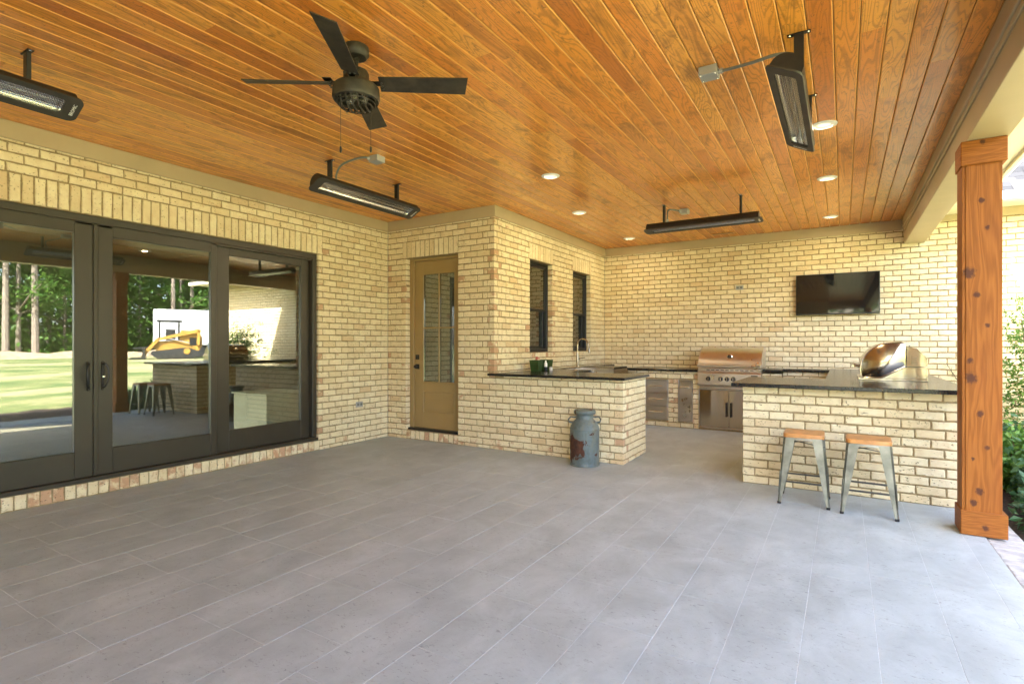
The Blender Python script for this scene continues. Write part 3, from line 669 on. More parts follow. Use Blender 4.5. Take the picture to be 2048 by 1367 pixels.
# ================================================================== COUNTERS
CTZ = .915
def slab(name, parts, root, z0=CTZ, z1=.945):
    m2 = MB()
    for q in parts: m2.box(q[0], q[1], q[2], q[3], z0, z1, b=.004)
    return m2.build(name, 'granite', root)
lp = thing('brick_counter', 'left brick counter with black stone top and a sink', 'counter', (-2.8, 6.0, 0))
XP0, XP1 = XW, -2.02
wall('', 0, YD, 0, DX1, XP1, 0, CTZ - .001, zrow=-.03, parent=lp, corner1=True, redbase=1, thick=.19, mu0=XP0 + .001, hidden=lambda p: p[2] > .886 and p[0] < XW + .11)
wall('', XP1, 0, R(90), YD, 6.345, 0, CTZ - .001, zrow=-.03, parent=lp, corner0=True, cparity=1, redbase=1, thick=.19)
m2 = MB(); m2.box(XP0 + .01, XP1 - .2, YD + .2, 6.34, .0, CTZ - .002); m2.box(XP0 + .01, -3.06, 6.3405, 8.54, 0, .70); m2.build('core', 'mortar', lp)
SX0, SX1, SY0, SY1 = -3.50, -2.985, 7.02, 7.82
slab('countertop', [(-3.75, XP1 + .038, YD - .07, 6.365)], lp)
slab('countertop', [(XW + .002, SX0, 6.3655, YB - .002), (SX0 + .0003, -3.02, 6.3655, SY0), (SX0 + .0003, -3.02, SY1, 8.505)], lp)
sk = thing('sink', 'steel apron sink set into the left counter', 'sink', ((SX0 + SX1) / 2, (SY0 + SY1) / 2, .70))
m2 = MB(); t = .012; z0, z1 = .70, .938
m2.box(SX0, SX1, SY0 + .002, SY1 - .002, z0, z0 + t); m2.box(SX0, SX0 + t, SY0 + .002, SY1 - .002, z0 + t, z1, b=.003); m2.box(SX1 - t, SX1, SY0 + .002, SY1 - .002, z0 + t, z1 + .004, b=.003); m2.box(SX0 + t, SX1 - t, SY0 + .002, SY0 + .002 + t, z0 + t, z1, b=.003); m2.box(SX0 + t, SX1 - t, SY1 - .002 - t, SY1 - .002, z0 + t, z1, b=.003); m2.build('basin', 'steel', sk)
m2 = MB(); m2.lathe([(0, .716), (.035, .716), (.04, .713)], ((SX0 + SX1) / 2, 7.42, 0), 16); m2.build('drain', 'chrome', sk, True)
fc = thing('faucet', 'tall brushed gooseneck faucet behind the sink', 'faucet', (-3.585, 7.80, .945)); fx, fy = -3.585, 7.80
m2 = MB(); m2.lathe([(.028, .946), (.028, .955), (.021, .962), (.023, 1.02), (.020, 1.10), (.0135, 1.16), (.0135, 1.17)], (fx, fy, 0), 16); m2.build('body', 'copper_steel', fc, True)
m2 = MB(); pts = [(fx, fy, 1.165), (fx, fy, 1.28)] + [(fx + .09 - .09 * math.cos(a), fy, 1.30 + .09 * math.sin(a)) for a in [math.pi * i / 12 for i in range(0, 12)]] + [(fx + .185, fy, 1.27)]
m2.tube(pts, .0125, 10); m2.build('neck', 'copper_steel', fc, True)
m2 = MB(); m2.tube([(fx + .185, fy, 1.275), (fx + .196, fy, 1.215), (fx + .202, fy, 1.17)], [.0145, .018, .019], 10); m2.build('spray_head', 'copper_steel', fc, True)
m2 = MB(); m2.tube([(fx + .018, fy - .002, 1.075), (fx + .06, fy - .01, 1.085), (fx + .135, fy - .02, 1.095)], [.011, .007, .006], 8); m2.build('lever', 'copper_steel', fc, True)

# back counter with grill
bc = thing('brick_counter', 'back brick counter holding the steel grill and cabinet doors', 'counter', (-1.8, 8.8, 0))
YC = 8.55
wall('', 0, YC, 0, -3.02, -.75, 0, .88, zrow=0, parent=bc, thick=.12, redbase=1,
     holes=[(-2.735, -2.360, .105, .745), (-2.205, -1.985, .100, .75), (-1.895, -1.015, .03, .63), (-1.895, -1.0, .665, .881)], hidden=lambda p: p[0] > -1.0 and p[2] < .5)
wall('', 0, 8.80, 0, -.75, -.12, 0, .90, zrow=0, parent=bc, thick=.12)
m2 = MB(); m2.box(-3.02, -.76, YC + .13, YB - .01, 0, .60); m2.box(-.755, -.12, 8.93, YB - .01, 0, .899); m2.build('core', 'mortar', bc)
slab('countertop', [(-3.02, -1.905, YC - .045, YB - .003)], bc, .881, .915)
slab('countertop', [(-.99, -.75, YC - .045, YB - .003), (-.7497, -.12, 8.76, YB - .003)], bc, .905, .94)

# right counter (bar) with long leg to the back wall
rc = thing('brick_counter', 'right brick bar counter with black stone top behind the stools', 'counter', (0, 5.9, 0))
XR0, XR1 = -.81, .85; YR = 5.48
wall('', 0, YR, 0, XR0, XR1, 0, CTZ - .006, zrow=-.002, parent=rc, corner0=True, thick=.19)
wall('', XR0, 0, R(-90), -6.40, -YR, 0, CTZ - .006, zrow=-.002, parent=rc, corner1=True, cparity=1, thick=.19)
wall('', -.12, 0, R(-90), -YB + .002, -6.41, 0, CTZ - .006, zrow=-.002, parent=rc, thick=.10)
m2 = MB(); m2.box(XR0 + .2, XR1, YR + .2, 6.40, 0, CTZ - .007); m2.box(0.0, XR1, 6.4003, YB - .01, 0, CTZ - .007); m2.build('core', 'mortar', rc)
slab('countertop', [(XR0 - .08, .875, YR - .15, 6.44), (-.16, .875, 6.4403, YB - .003)], rc, .911, .945)

# stainless drawers and doors
def ss_unit(name, label, cat, x0, x1, z0, z1, cells, handles, yf=YC):
    u = thing(name, label, cat, ((x0 + x1) / 2, yf, z0)); f = .016
    m2 = MB()
    for q in ((x0, x0 + f, z0, z1), (x1 - f, x1, z0, z1), (x0 + f, x1 - f, z0, z0 + f), (x0 + f, x1 - f, z1 - f, z1)): m2.box(q[0], q[1], yf - .014, yf + .04, q[2], q[3], b=.005)
    m2.box(x0 + f, x1 - f, yf + .03, yf + .04, z0 + f, z1 - f); m2.build('frame', 'steel', u)
    for (cx0, cx1, cz0, cz1), hd in zip(cells, handles):
        m2 = MB(); m2.box(cx0 + .003, cx1 - .003, yf - .008, yf + .012, cz0 + .003, cz1 - .003, b=.003); d = m2.build('drawer_front' if name == 'drawer_unit' else 'cabinet_door', 'steel' if name != 'double_door' else 'polished', u)
        m2 = MB(); (ha, hb) = hd; m2.tube([(ha[0], yf - .04, ha[1]), (hb[0], yf - .04, hb[1])], .011 if name == 'double_door' else .0075, 8)
        for q in (ha, hb):
            k = .12; qx = q[0] + (hb[0] - ha[0]) * (k if q is ha else -k); qz = q[1] + (hb[1] - ha[1]) * (k if q is ha else -k); m2.tube([(qx, yf - .04, qz), (qx, yf - .006, qz)], .005, 6)
        m2.build('handle', 'dark_steel' if name == 'double_door' else 'chrome', d, True)
    return u
x0, x1, z0, z1 = -2.735, -2.360, .105, .745; hh = (z1 - z0 - .032) / 3
ss_unit('drawer_unit', 'stainless three drawer unit in the back brick counter', 'drawers', x0, x1, z0, z1, [(x0 + .016, x1 - .016, z0 + .016 + k * hh, z0 + .016 + (k + 1) * hh) for k in range(3)], [((x0 + .08, z0 + .016 + (k + .55) * hh), (x1 - .08, z0 + .016 + (k + .55) * hh)) for k in range(3)])
ss_unit('trash_drawer', 'narrow stainless pull-out door between drawers and grill', 'cabinet', -2.205, -1.985, .100, .75, [(-2.189, -2.001, .116, .734)], [((-2.165, .645), (-2.03, .645))])
mid = -1.455
ss_unit('double_door', 'stainless double access doors below the steel grill', 'cabinet', -1.895, -1.015, .03, .63, [(-1.879, mid, .046, .614), (mid, -1.031, .046, .614)], [((mid - .032, .22), (mid - .032, .43)), ((mid + .032, .22), (mid + .032, .43))])

# built-in grill
def grill(name, label, loc, rotz, badge=True, burn=True):
    """local: x width .89, front looks to -y, z0 at counter bottom"""
    g = thing(name, label, 'grill', (0, 0, 0)); wd = .445
    m2 = MB(); m2.prism([(-.02, .668), (-.055, .70), (-.055, .865), (-.02, .895), (.10, .895), (.10, .668)], -wd, wd, 'x'); m2.build('control_panel', 'steel', g)
    m2 = MB(); m2.box(-wd + .002, wd - .002, -.028, .60, .896, .945, b=.004); m2.build('firebox', 'steel', g)
    lid = [(-.015, .955)] + [(.02 + .0 - .035 + .36 * (1 - math.cos(a)), .985 + .27 * math.sin(a)) for a in [math.pi / 2 * i / 9 for i in range(10)]] + [(.46, 1.25), (.52, 1.18), (.52, .955)]
    m2 = MB(); m2.prism(lid, -wd + .012, wd - .012, 'x'); hood = m2.build('hood', 'steel', g, True)
    m2 = MB()
    for sx in (-1, 1): m2.prism([(p[0] * 1.0 - .004, p[1] + .004) for p in lid[:-3]] + [(.46, 1.254), (.46, .955)], sx * (wd - .0115), sx * (wd - .002), 'x')
    m2.build('hood_end_cap', 'steel', hood, True)
    m2 = MB(); m2.tube([(-wd + .01, -.075, .985), (wd - .01, -.075, .985)], .016, 12)
    for sx in (-1, 1): m2.box(min(sx * (wd - .025), sx * (wd - .0)), max(sx * (wd - .025), sx * (wd - .0)), -.085, .0, .968, 1.002, b=.004)
    m2.build('hood_handle', 'steel', hood, True)
    m2 = MB(); m2.lathe([(0, -.030), (.030, -.029), (.034, -.016), (.036, .03)], (0, .045, 1.115), 20, 'y'); m2.build('thermometer', 'dark_steel', hood, True)
    m2 = MB(); m2.lathe([(.031, -.030), (.040, -.027), (.042, .025)], (0, .052, 1.115), 20, 'y', cap=False); m2.build('bezel', 'chrome', hood, True)
    m2 = MB()
    for k in range(10): m2.box(-.32 + k * .068, -.275 + k * .068, -.0295, -.0275, .912, .922)
    m2.build('vent_slots', 'black_metal', g)
    for x in (-.285, -.11, -.022, .066):
        m2 = MB(); m2.lathe([(.0, -.058), (.039, -.057), (.039, -.0555)], (x, 0, .785), 20, 'y'); k = m2.build('knob', 'chrome', g, True)
        m2 = MB(); m2.lathe([(.0, -.085), (.029, -.084), (.032, -.0585)], (x, 0, .785), 18, 'y'); m2.build('knob_grip', 'black_metal', k, True)
        m2 = MB(); m2.box(x - .007, x + .007, -.098, -.086, .762, .808, b=.003); m2.build('knob_pointer', 'chrome', k)
    if badge:
        m2 = MB(); m2.box(.305, .395, -.0575, -.0555, .822, .85, b=.0008); bd = m2.build('badge', 'black_metal', g)
        m2 = MB()
        for q in ((.309, .391, .824, .8265), (.309, .391, .8455, .848)): m2.box(q[0], q[1], -.0583, -.0577, q[2], q[3])
        m2.build('badge_line', 'chrome', bd)
    m2 = MB(); m2.box(-wd + .02, wd - .02, -.05, .05, .640, .664, b=.004); m2.build('drip_tray', 'steel', g)
    g.location = loc; g.rotation_euler = (0, 0, rotz); ORG[g.name] = loc; return g
grill('built_in_grill', 'stainless built-in gas grill with round thermometer and knobs', (-1.448, YC - .02, 0), 0)

# steel oven seen from its side on the bar counter
ov = thing('pizza_oven', 'shiny stainless rounded hood oven standing on the right bar counter', 'oven', (.41, 6.75, .945))
ya, yb = 6.42, 7.16; z0 = .946
m2 = MB(); m2.box(.13, .69, ya - .006, yb + .006, z0, z0 + .022, b=.003); m2.build('tray', 'polished', ov)
m2 = MB(); m2.prism([(.33, z0 + .023), (.685, z0 + .023), (.685, 1.078), (.515, 1.078)], ya, yb, 'y'); m2.build('firebox', 'polished', ov)
prof = [(.150, .995), (.145, 1.03)]
for i in range(11):
    a = math.pi / 2 * i / 10; prof.append((.40 - .255 * math.cos(a), 1.05 + .268 * math.sin(a)))
prof += [(.47, 1.322), (.505, 1.308), (.512, 1.296), (.512, 1.088), (.32, .978), (.17, .972)]
m2 = MB(); m2.prism(prof, ya - .012, yb + .012, 'y'); hd = m2.build('hood', 'polished', ov, True)
for ys, sg in ((ya - .0125, -1), (yb + .0125, 1)):                          # bulged side plates
    m2 = MB(); cx_, cz_ = .36, 1.12; n_ = len(prof); fr = (1, .88, .7, .48, .24)
    for f_ in fr: m2.v += [(cx_ + (a_ - cx_) * f_ * .985, ys + sg * .045 * (1 - f_ ** 2), cz_ + (b_ - cz_) * f_ * .985) for a_, b_ in prof]
    m2.v.append((cx_, ys + sg * .045, cz_))
    m2.f = [(j * n_ + i, j * n_ + (i + 1) % n_, (j + 1) * n_ + (i + 1) % n_, (j + 1) * n_ + i) for j in range(4) for i in range(n_)] + [(4 * n_ + i, 4 * n_ + (i + 1) % n_, 5 * n_) for i in range(n_)]
    m2.build('side_plate', 'polished', hd, True)
m2 = MB(); arc = [(x, ya - .016, z) for x, z in prof[:-4]]; m2.tube(arc, .005, 6); m2.tube([(.512, ya - .014, 1.09), (.32, ya - .014, .978), (.165, ya - .014, .970)], .005, 6); m2.build('rim', 'chrome', hd, True)
m2 = MB(); m2.prism([(.525, 1.09), (.685, 1.09), (.685, 1.165), (.60, 1.265), (.525, 1.275)], ya + .02, yb - .02, 'y'); m2.build('back_box', 'polished', ov)
m2 = MB(); m2.tube([(.085, ya + .02, 1.085), (.085, yb - .02, 1.085)], .011, 10)
for yy in (ya + .06, yb - .06): m2.tube([(.085, yy, 1.085), (.15, yy, 1.075)], .008, 8)
m2.build('handle', 'polished', hd, True)
m2 = MB(); m2.lathe([(0, -.012), (.008, -.011), (.009, .0)], (.518, ya - .005, 1.085), 10, 'y'); m2.lathe([(0, -.01), (.006, -.009), (.007, .0)], (.545, ya + .02, 1.285), 10, 'y'); m2.build('hinge_bolt', 'dark_steel', ov, True)
m2 = MB()
for k in range(26): m2.box(.56 + (k % 5) * .010, .566 + (k % 5) * .010, ya + .0185, ya + .0198, 1.105 + (k // 5) * .016, 1.109 + (k // 5) * .016)
m2.build('vent_slots', 'dark_steel', ov)

# ================================================================== FIXTURES ON CEILING AND WALLS
LT = [(-2.56, 4.91, 'round recessed light in the plank ceiling nearest the door corner'), (-2.95, 6.47, 'round recessed light in the ceiling between the two black windows'), (-2.97, 8.47, 'round recessed light in the ceiling by the back left corner'),
      (-.13, 4.90, 'largest round recessed light, next to the near right heater'), (-.143, 6.48, 'middle round recessed light of the row along the right'), (-.146, 8.46, 'round recessed light in the ceiling above the television')]
first = None
for x, y, lb in LT:
    if first is None:
        first = thing('recessed_light', lb, 'ceiling light', (x, y, ZC), 'recessed ceiling lights')
        m2 = MB(); m2.lathe([(.058, -.004), (.064, -.010), (.090, -.006), (.094, -.0005)], (x, y, ZC), 32, cap=False); m2.build('trim_ring', 'white_plastic', first, True)
        m2 = MB(); m2.lathe([(0, .020), (.045, .020)], (x, y, ZC - .022), 24, cap=False); m2.build('lens', 'lens', first, True)
        ll = bpy.data.lights.new('lamp', 'AREA'); ll.shape = 'DISK'; ll.size = .08; ll.energy = 0.55; ll.color = (1.0, .80, .50); lo = bpy.data.objects.new('lamp', ll); COL.objects.link(lo); lo.parent = first; lo.location = (0, 0, -.0065)
        m2 = MB(); m2.lathe([(.045, -.0021), (.0585, -.0042)], (x, y, ZC), 24, cap=False); m2.build('baffle', 'white_plastic', first, True)
    else:
        o = copy_tree(first); o.location = (x, y, ZC); o['label'] = lb

def hexgrid(L, Wd, pitch):
    m2 = MB(); ro = pitch / math.sqrt(3); ri = ro * .83; nx = int(L / pitch); ny = int(Wd / (ro * 1.5))
    for j in range(ny):
        for i in range(nx):
            cx = -L / 2 + (i + .5 + .5 * (j % 2)) * pitch; cy = -Wd / 2 + (j + .6) * ro * 1.5
            vs = [(cx + rr * math.sin(math.pi / 3 * k), cy + rr * math.cos(math.pi / 3 * k), 0) for rr in (ro, ri) for k in range(6)]
            m2.add(vs, [(k, (k + 1) % 6, 6 + (k + 1) % 6, 6 + k) for k in range(6)])
    return m2
HL = 1.36
HM = {}
def heater_meshes():
    fl = MB(); n = 8; hw = .1; rc_ = .045
    outer = []; L2 = HL / 2
    for cx, cy, a0 in ((L2 - rc_, hw - rc_, 0), (-L2 + rc_, hw - rc_, 90), (-L2 + rc_, -hw + rc_, 180), (L2 - rc_, -hw + rc_, 270)):
        for k in range(n + 1): a = R(a0 + 90 * k / n); outer.append((cx + rc_ * math.cos(a), cy + rc_ * math.sin(a)))
    inner = []
    i2, iw, ir_ = L2 - .085, .062, .02
    for cx, cy, a0 in ((i2 - ir_, iw - ir_, 0), (-i2 + ir_, iw - ir_, 90), (-i2 + ir_, -iw + ir_, 180), (i2 - ir_, -iw + ir_, 270)):
        for k in range(n + 1): a = R(a0 + 90 * k / n); inner.append((cx + ir_ * math.cos(a), cy + ir_ * math.sin(a)))
    m = len(outer)
    vs = [(x, y, 0) for x, y in outer] + [(x, y, 0) for x, y in inner] + [(x, y, .010) for x, y in outer] + [(x, y, .016) for x, y in inner]
    fs = []
    for k in range(m):
        j = (k + 1) % m; fs += [(k, j, m + j, m + k), (k, 2 * m + k, 2 * m + j, j), (m + k, m + j, 3 * m + j, 3 * m + k), (2 * m + k, 3 * m + k, 3 * m + j, 2 * m + j)]
    fl.add(vs, fs); HM['flange'] = fl.mesh('face_plate', 'heater_grey')
    h = MB(); prof = [(-.09, .0105)] + [(-.085 * math.cos(math.pi * k / 12), .03 + .072 * math.sin(math.pi * k / 12)) for k in range(13)] + [(.09, .0105)]
    np_ = len(prof); xs_ = (-L2 + .035, L2 - .035)
    h.add([(x_, y_, z_) for x_ in xs_ for y_, z_ in prof], [(k, k + 1, np_ + k + 1, np_ + k) for k in range(np_ - 1)] + [tuple(range(np_)), tuple(range(np_, 2 * np_))]); HM['housing'] = h.mesh('housing', 'black_metal', True)
    g = hexgrid(HL - .15, .128, .0125); HM['grille'] = g.mesh('grille', 'heater_grey')
    r_ = MB(); nseg = 10; ps = [(-.062 * math.cos(math.pi * k / nseg), .012 + .034 * math.sin(math.pi * k / nseg)) for k in range(nseg + 1)]; le = HL / 2 - .083
    r_.add([(sx * le, y, z) for sx in (-1, 1) for y, z in ps], [(k, k + 1, nseg + 2 + k, nseg + 1 + k) for k in range(nseg)] + [tuple(range(nseg + 1)), tuple(range(nseg + 1, 2 * nseg + 2))]); HM['reflector'] = r_.mesh('reflector', 'reflector', True)
    e = MB()
    e.tube([(-le + .01, .022, .022), (le - .01, .022, .022)], .007, 8); HM['element'] = e.mesh('heating_tube', 'chrome', True)
heater_meshes()
def heater(label, cx, cy, yaw, tilt, zf, offy, boxpos, attach, rod=True, bar=False):
    """root on the ceiling; face centre at zf; brackets at local y offy"""
    h = thing('infrared_heater', label, 'heater', (cx, cy, ZC), 'infrared heaters hung from the ceiling'); h.rotation_euler = (0, 0, yaw)
    def put(name, me, dy=0, parent=h, tilted=True):
        o = bpy.data.objects.new(name, me); COL.objects.link(o); o.parent = parent
        if tilted: o.location = (0, 0, zf - ZC); o.rotation_euler = (tilt, 0, 0)
        return o
    hs = put('housing', HM['housing']); fp = put('face_plate', HM['flange']); gr = put('grille', HM['grille']); gr.location = Vector((0, 0, zf - ZC)) + Matrix.Rotation(tilt, 3, 'X') @ Vector((0, 0, .004))
    put('reflector', HM['reflector']); e1 = put('heating_tube', HM['element']); e2 = put('heating_tube', HM['element']); e2.location = e2.location + Matrix.Rotation(tilt, 3, 'X') @ Vector((0, -.044, 0))
    # maker's lettering across the end of the face plate
    tc = bpy.data.curves.new('lettering', 'FONT'); tc.body = 'BROMIC'; tc.size = .026; tc.align_x = 'CENTER'; tc.align_y = 'CENTER'; tc.extrude = .0004; tc.materials.append(M['white_plastic'])
    if 'lettering' not in HM:
        tt_ = bpy.data.objects.new('lettering_curve', tc); COL.objects.link(tt_); bpy.context.view_layer.update()
        HM['lettering'] = bpy.data.meshes.new_from_object(tt_.evaluated_get(bpy.context.evaluated_depsgraph_get())); bpy.data.objects.remove(tt_)
    tx = bpy.data.objects.new('lettering', HM['lettering']); COL.objects.link(tx); tx.parent = h
    mt = Matrix.Translation((0, 0, zf - ZC)) @ Matrix.Rotation(tilt, 4, 'X') @ Matrix.Translation((HL / 2 - .035, 0, -.0012)) @ Matrix.Rotation(math.pi, 4, 'X') @ Matrix.Rotation(R(90), 4, 'Z')
    tx.matrix_local = mt
    ztop = zf + .095 - ZC
    for sx in (-1, 1):
        m2 = MB(); x = sx * .445; m2.box(x - .012, x + .012, offy - .025, offy + .025, ztop - .03, -.0045, b=.002)
        br = bpy.data.objects.new('bracket', m2.mesh('bracket', 'black_metal')); COL.objects.link(br); br.parent = h
        m2 = MB(); m2.box(x - .016, x + .016, offy - .058, offy + .058, -.0043, -.0005)
        o = bpy.data.objects.new('foot_plate', m2.mesh('foot_plate', 'black_metal')); COL.objects.link(o); o.parent = br
        for s2 in (-1, 1):
            m2 = MB(); m2.lathe([(0, -.0085), (.006, -.008), (.008, -.0044)], (x, offy + s2 * .046, 0), 8); o = bpy.data.objects.new('screw', m2.mesh('screw', 'chrome', True)); COL.objects.link(o); o.parent = br
    if bar:
        m2 = MB(); m2.box(-.455, .455, offy - .012, offy + .012, ztop - .045, ztop - .005, b=.002); o = bpy.data.objects.new('mounting_bar', m2.mesh('mounting_bar', 'black_metal')); COL.objects.link(o); o.parent = h
    if boxpos:
        inv = Matrix.Rotation(-yaw, 3, 'Z'); b = inv @ (Vector((boxpos[0], boxpos[1], ZC)) - Vector((cx, cy, ZC)))
        m2 = MB(); m2.box(b.x - .052, b.x + .052, b.y - .055, b.y + .055, -.058, -.001, b=.004); bo = bpy.data.objects.new('junction_box', m2.mesh('junction_box', 'grey_box')); COL.objects.link(bo); bo.parent = h
        m2 = MB()
        for ax in (-.04, .04):
            for ay in (-.043, .043): m2.lathe([(0, -.0605), (.005, -.060), (.006, -.058)], (b.x + ax, b.y + ay, 0), 8)
        o = bpy.data.objects.new('screw', m2.mesh('screw', 'chrome', True)); COL.objects.link(o); o.parent = bo
        a = inv @ (Vector(attach[-1]) - Vector((cx, cy, ZC))); s0 = Vector((b.x, b.y, -.03)); mids = [inv @ (Vector(q) - Vector((cx, cy, ZC))) for q in attach]
        pts = [s0] + mids; sp = []
        for i in range(len(pts) - 1):                                       # Catmull-Rom
            p0 = pts[max(i - 1, 0)]; p1, p2 = pts[i], pts[i + 1]; p3 = pts[min(i + 2, len(pts) - 1)]
            for k in range(6):
                t = k / 6; sp.append(.5 * ((2 * p1) + (p2 - p0) * t + (2 * p0 - 5 * p1 + 4 * p2 - p3) * t * t + (3 * p1 - p0 - 3 * p2 + p3) * t ** 3))
        sp.append(pts[-1]); m2 = MB(); m2.tube(sp, .0095, 8); co = bpy.data.objects.new('conduit', m2.mesh('conduit', 'conduit', True)); COL.objects.link(co); co.parent = h
        d = (mids[0] - s0).normalized(); m2 = MB(); m2.tube([s0 + d * .045, s0 + d * .085], .017, 8); o = bpy.data.objects.new('conduit_fitting', m2.mesh('conduit_fitting', 'grey_box', True)); COL.objects.link(o); o.parent = co
        m2 = MB(); m2.tube([pts[-1] + Vector((0, 0, .03)), pts[-1] - Vector((0, 0, .012))], .016, 8); o = bpy.data.objects.new('conduit_fitting', m2.mesh('conduit_fitting', 'grey_box', True)); COL.objects.link(o); o.parent = co
    return h
heater('long black heater at the left edge above the sliding door', -4.05, 1.44 - HL / 2, R(90), R(-27), 2.745, .065, None, None)
heater('long black heater hung in front of the half glass door corner', -4.05, 3.855, R(90), R(-27), 2.745, .065, (-3.654, 3.56), [(-3.75, 3.47, 3.01), (-3.95, 3.42, 2.97), (-4.06, 3.44, 2.90), (-4.08, 3.46, 2.83)])
heater('large near heater hung beside the right hand recessed lights', -.27, 3.83, R(90), R(27), 2.745, -.06, (-.716, 3.52), [(-.60, 3.50, 2.985), (-.45, 3.45, 2.965), (-.32, 3.41, 2.955), (-.24, 3.41, 2.925), (-.225, 3.44, 2.84)])
heater('heater hung crosswise in front of the back brick wall', -1.455, 6.68, 0, R(-6), 2.715, .02, (-1.73, 7.02), [(-1.80, 6.93, 3.005), (-1.86, 6.78, 2.99), (-1.865, 6.72, 2.93), (-1.86, 6.70, 2.82)], bar=True)

# ceiling fan
FX, FY = -2.415, 2.19
fan = thing('ceiling_fan', 'dark bronze four blade ceiling fan with caged light', 'ceiling fan', (FX, FY, ZC))
c = (FX, FY, ZC)
m2 = MB(); m2.lathe([(0, -.001), (.070, -.001), (.073, -.010), (.072, -.045), (.058, -.062), (.030, -.066), (0, -.066)], c, 32); m2.build('canopy', 'fan_bronze', fan, True)
m2 = MB(); m2.lathe([(.017, -.062), (.019, -.078), (.011, -.082), (.011, -.145), (.020, -.150)], c, 16, cap=False); m2.build('downrod', 'fan_bronze', fan, True)
m2 = MB(); m2.lathe([(0, -.125), (.030, -.127), (.066, -.142), (.073, -.160), (.073, -.215), (.064, -.222), (0, -.222)], c, 32); m2.build('motor_housing', 'fan_bronze', fan, True)
m2 = MB(); m2.lathe([(.062, -.223), (.120, -.228), (.131, -.240), (.135, -.300), (.128, -.314), (.120, -.314), (.122, -.300), (.118, -.245), (.060, -.238)], c, 40, cap=False); m2.build('light_drum', 'fan_bronze', fan, True)
cage = MB()
for r_, z in ((.108, -.292), (.112, -.312), (.108, -.330), (.094, -.346)): cage.tube([(FX + r_ * math.cos(a), FY + r_ * math.sin(a), ZC + z) for a in [2 * math.pi * k / 32 for k in range(32)]], .0032, 6, closed=True)
for k in range(5):
    off = -.066 + k * .033; hw_ = math.sqrt(max(.108 ** 2 - off ** 2, 0)); ps = []
    for i in range(13):
        tt = -1 + 2 * i / 12; dz = -.362 + .055 * abs(tt) ** 4; ps.append((off, tt * hw_, dz))
    rot = Matrix.Rotation(R(32), 3, 'Z'); cage.tube([tuple(Vector(c) + rot @ Vector(p)) for p in ps], .0052, 6)
cage.build('light_cage', 'fan_bronze', fan, True)
for k in range(3):
    a = R(60 + 120 * k); m2 = MB(); bx, by = FX + .045 * math.cos(a), FY + .045 * math.sin(a)
    m2.lathe([(0, -.322), (.017, -.315), (.026, -.295), (.022, -.272), (.013, -.258), (.013, -.240)], (bx, by, ZC), 16); m2.build('bulb', 'bulb', fan, True)
bl = None
for k in range(4):
    a = R(34.5 + 90 * k)
    if bl is None:
        m2 = MB(); n = 10; top, bot = [], []
        for i in range(n + 1):
            t = i / n; r_ = .135 + .515 * t; hw_ = .052 + .010 * t
            for sg in (-1, 1): y_ = sg * hw_; z_ = -.009 * sg * 1.2; top.append((r_ - (.02 if (i == n and sg > 0) else 0), y_, z_)); bot.append((r_ - (.02 if (i == n and sg > 0) else 0), y_, z_ - .006))
        vs = top + bot; q = len(top); fs = []
        for i in range(n): b0 = 2 * i; fs += [(b0, b0 + 1, b0 + 3, b0 + 2), (q + b0, q + b0 + 2, q + b0 + 3, q + b0 + 1), (b0, b0 + 2, q + b0 + 2, q + b0), (b0 + 1, q + b0 + 1, q + b0 + 3, b0 + 3)]
        fs += [(0, q, q + 1, 1), (2 * n, 2 * n + 1, q + 2 * n + 1, q + 2 * n)]; m2.add(vs, fs); bl = m2.mesh('blade', 'fan_bronze')
        m2 = MB(); m2.box(.060, .150, -.020, .020, -.004, .004, b=.002); m2.box(.135, .185, -.043, .043, .0115, .0155, b=.001); arm = m2.mesh('blade_arm', 'black_metal')
        m2 = MB()
        for yy in (-.028, 0, .028): m2.lathe([(0, -.026), (.007, -.025), (.008, -.018)], (.150, yy, .005), 8)
        scr = m2.mesh('screw', 'dark_steel', True)
    o = bpy.data.objects.new('blade', bl); COL.objects.link(o); o.parent = fan; o.location = (0, 0, -.210); o.rotation_euler = (R(-7), 0, a)
    for nm, me in (('blade_arm', arm), ('screw', scr)): p = bpy.data.objects.new(nm, me); COL.objects.link(p); p.parent = o
for (dx, dy, ln) in ((-.045, -.075, .29), (.03, .085, .255)):
    m2 = MB(); m2.tube([(FX + dx, FY + dy, ZC - .30), (FX + dx, FY + dy, ZC - .30 - ln)], .0016, 5); ch = m2.build('pull_chain', 'dark_steel', fan)
    m2 = MB(); m2.lathe([(0, 0), (.006, -.004), (.007, -.03), (.004, -.038), (0, -.039)], (FX + dx, FY + dy, ZC - .30 - ln), 8); m2.build('chain_fob', 'black_metal', ch, True)

# television
tv = thing('television', 'flat black television on the back brick wall', 'television', (-.08, YB - .06, 2.035))
m2 = MB(); m2.box(-.604, .440, YB - .085, YB - .045, 1.737, 2.335, b=.004); m2.build('housing', 'black_frame', tv)
m2 = MB(); m2.box(-.594, .430, YB - .0875, YB - .0853, 1.755, 2.326); m2.build('screen', 'screen', tv)
m2 = MB(); m2.box(-.25, .09, YB - .0448, YB - .002, 1.85, 2.2); m2.build('wall_mount', 'black_metal', tv)

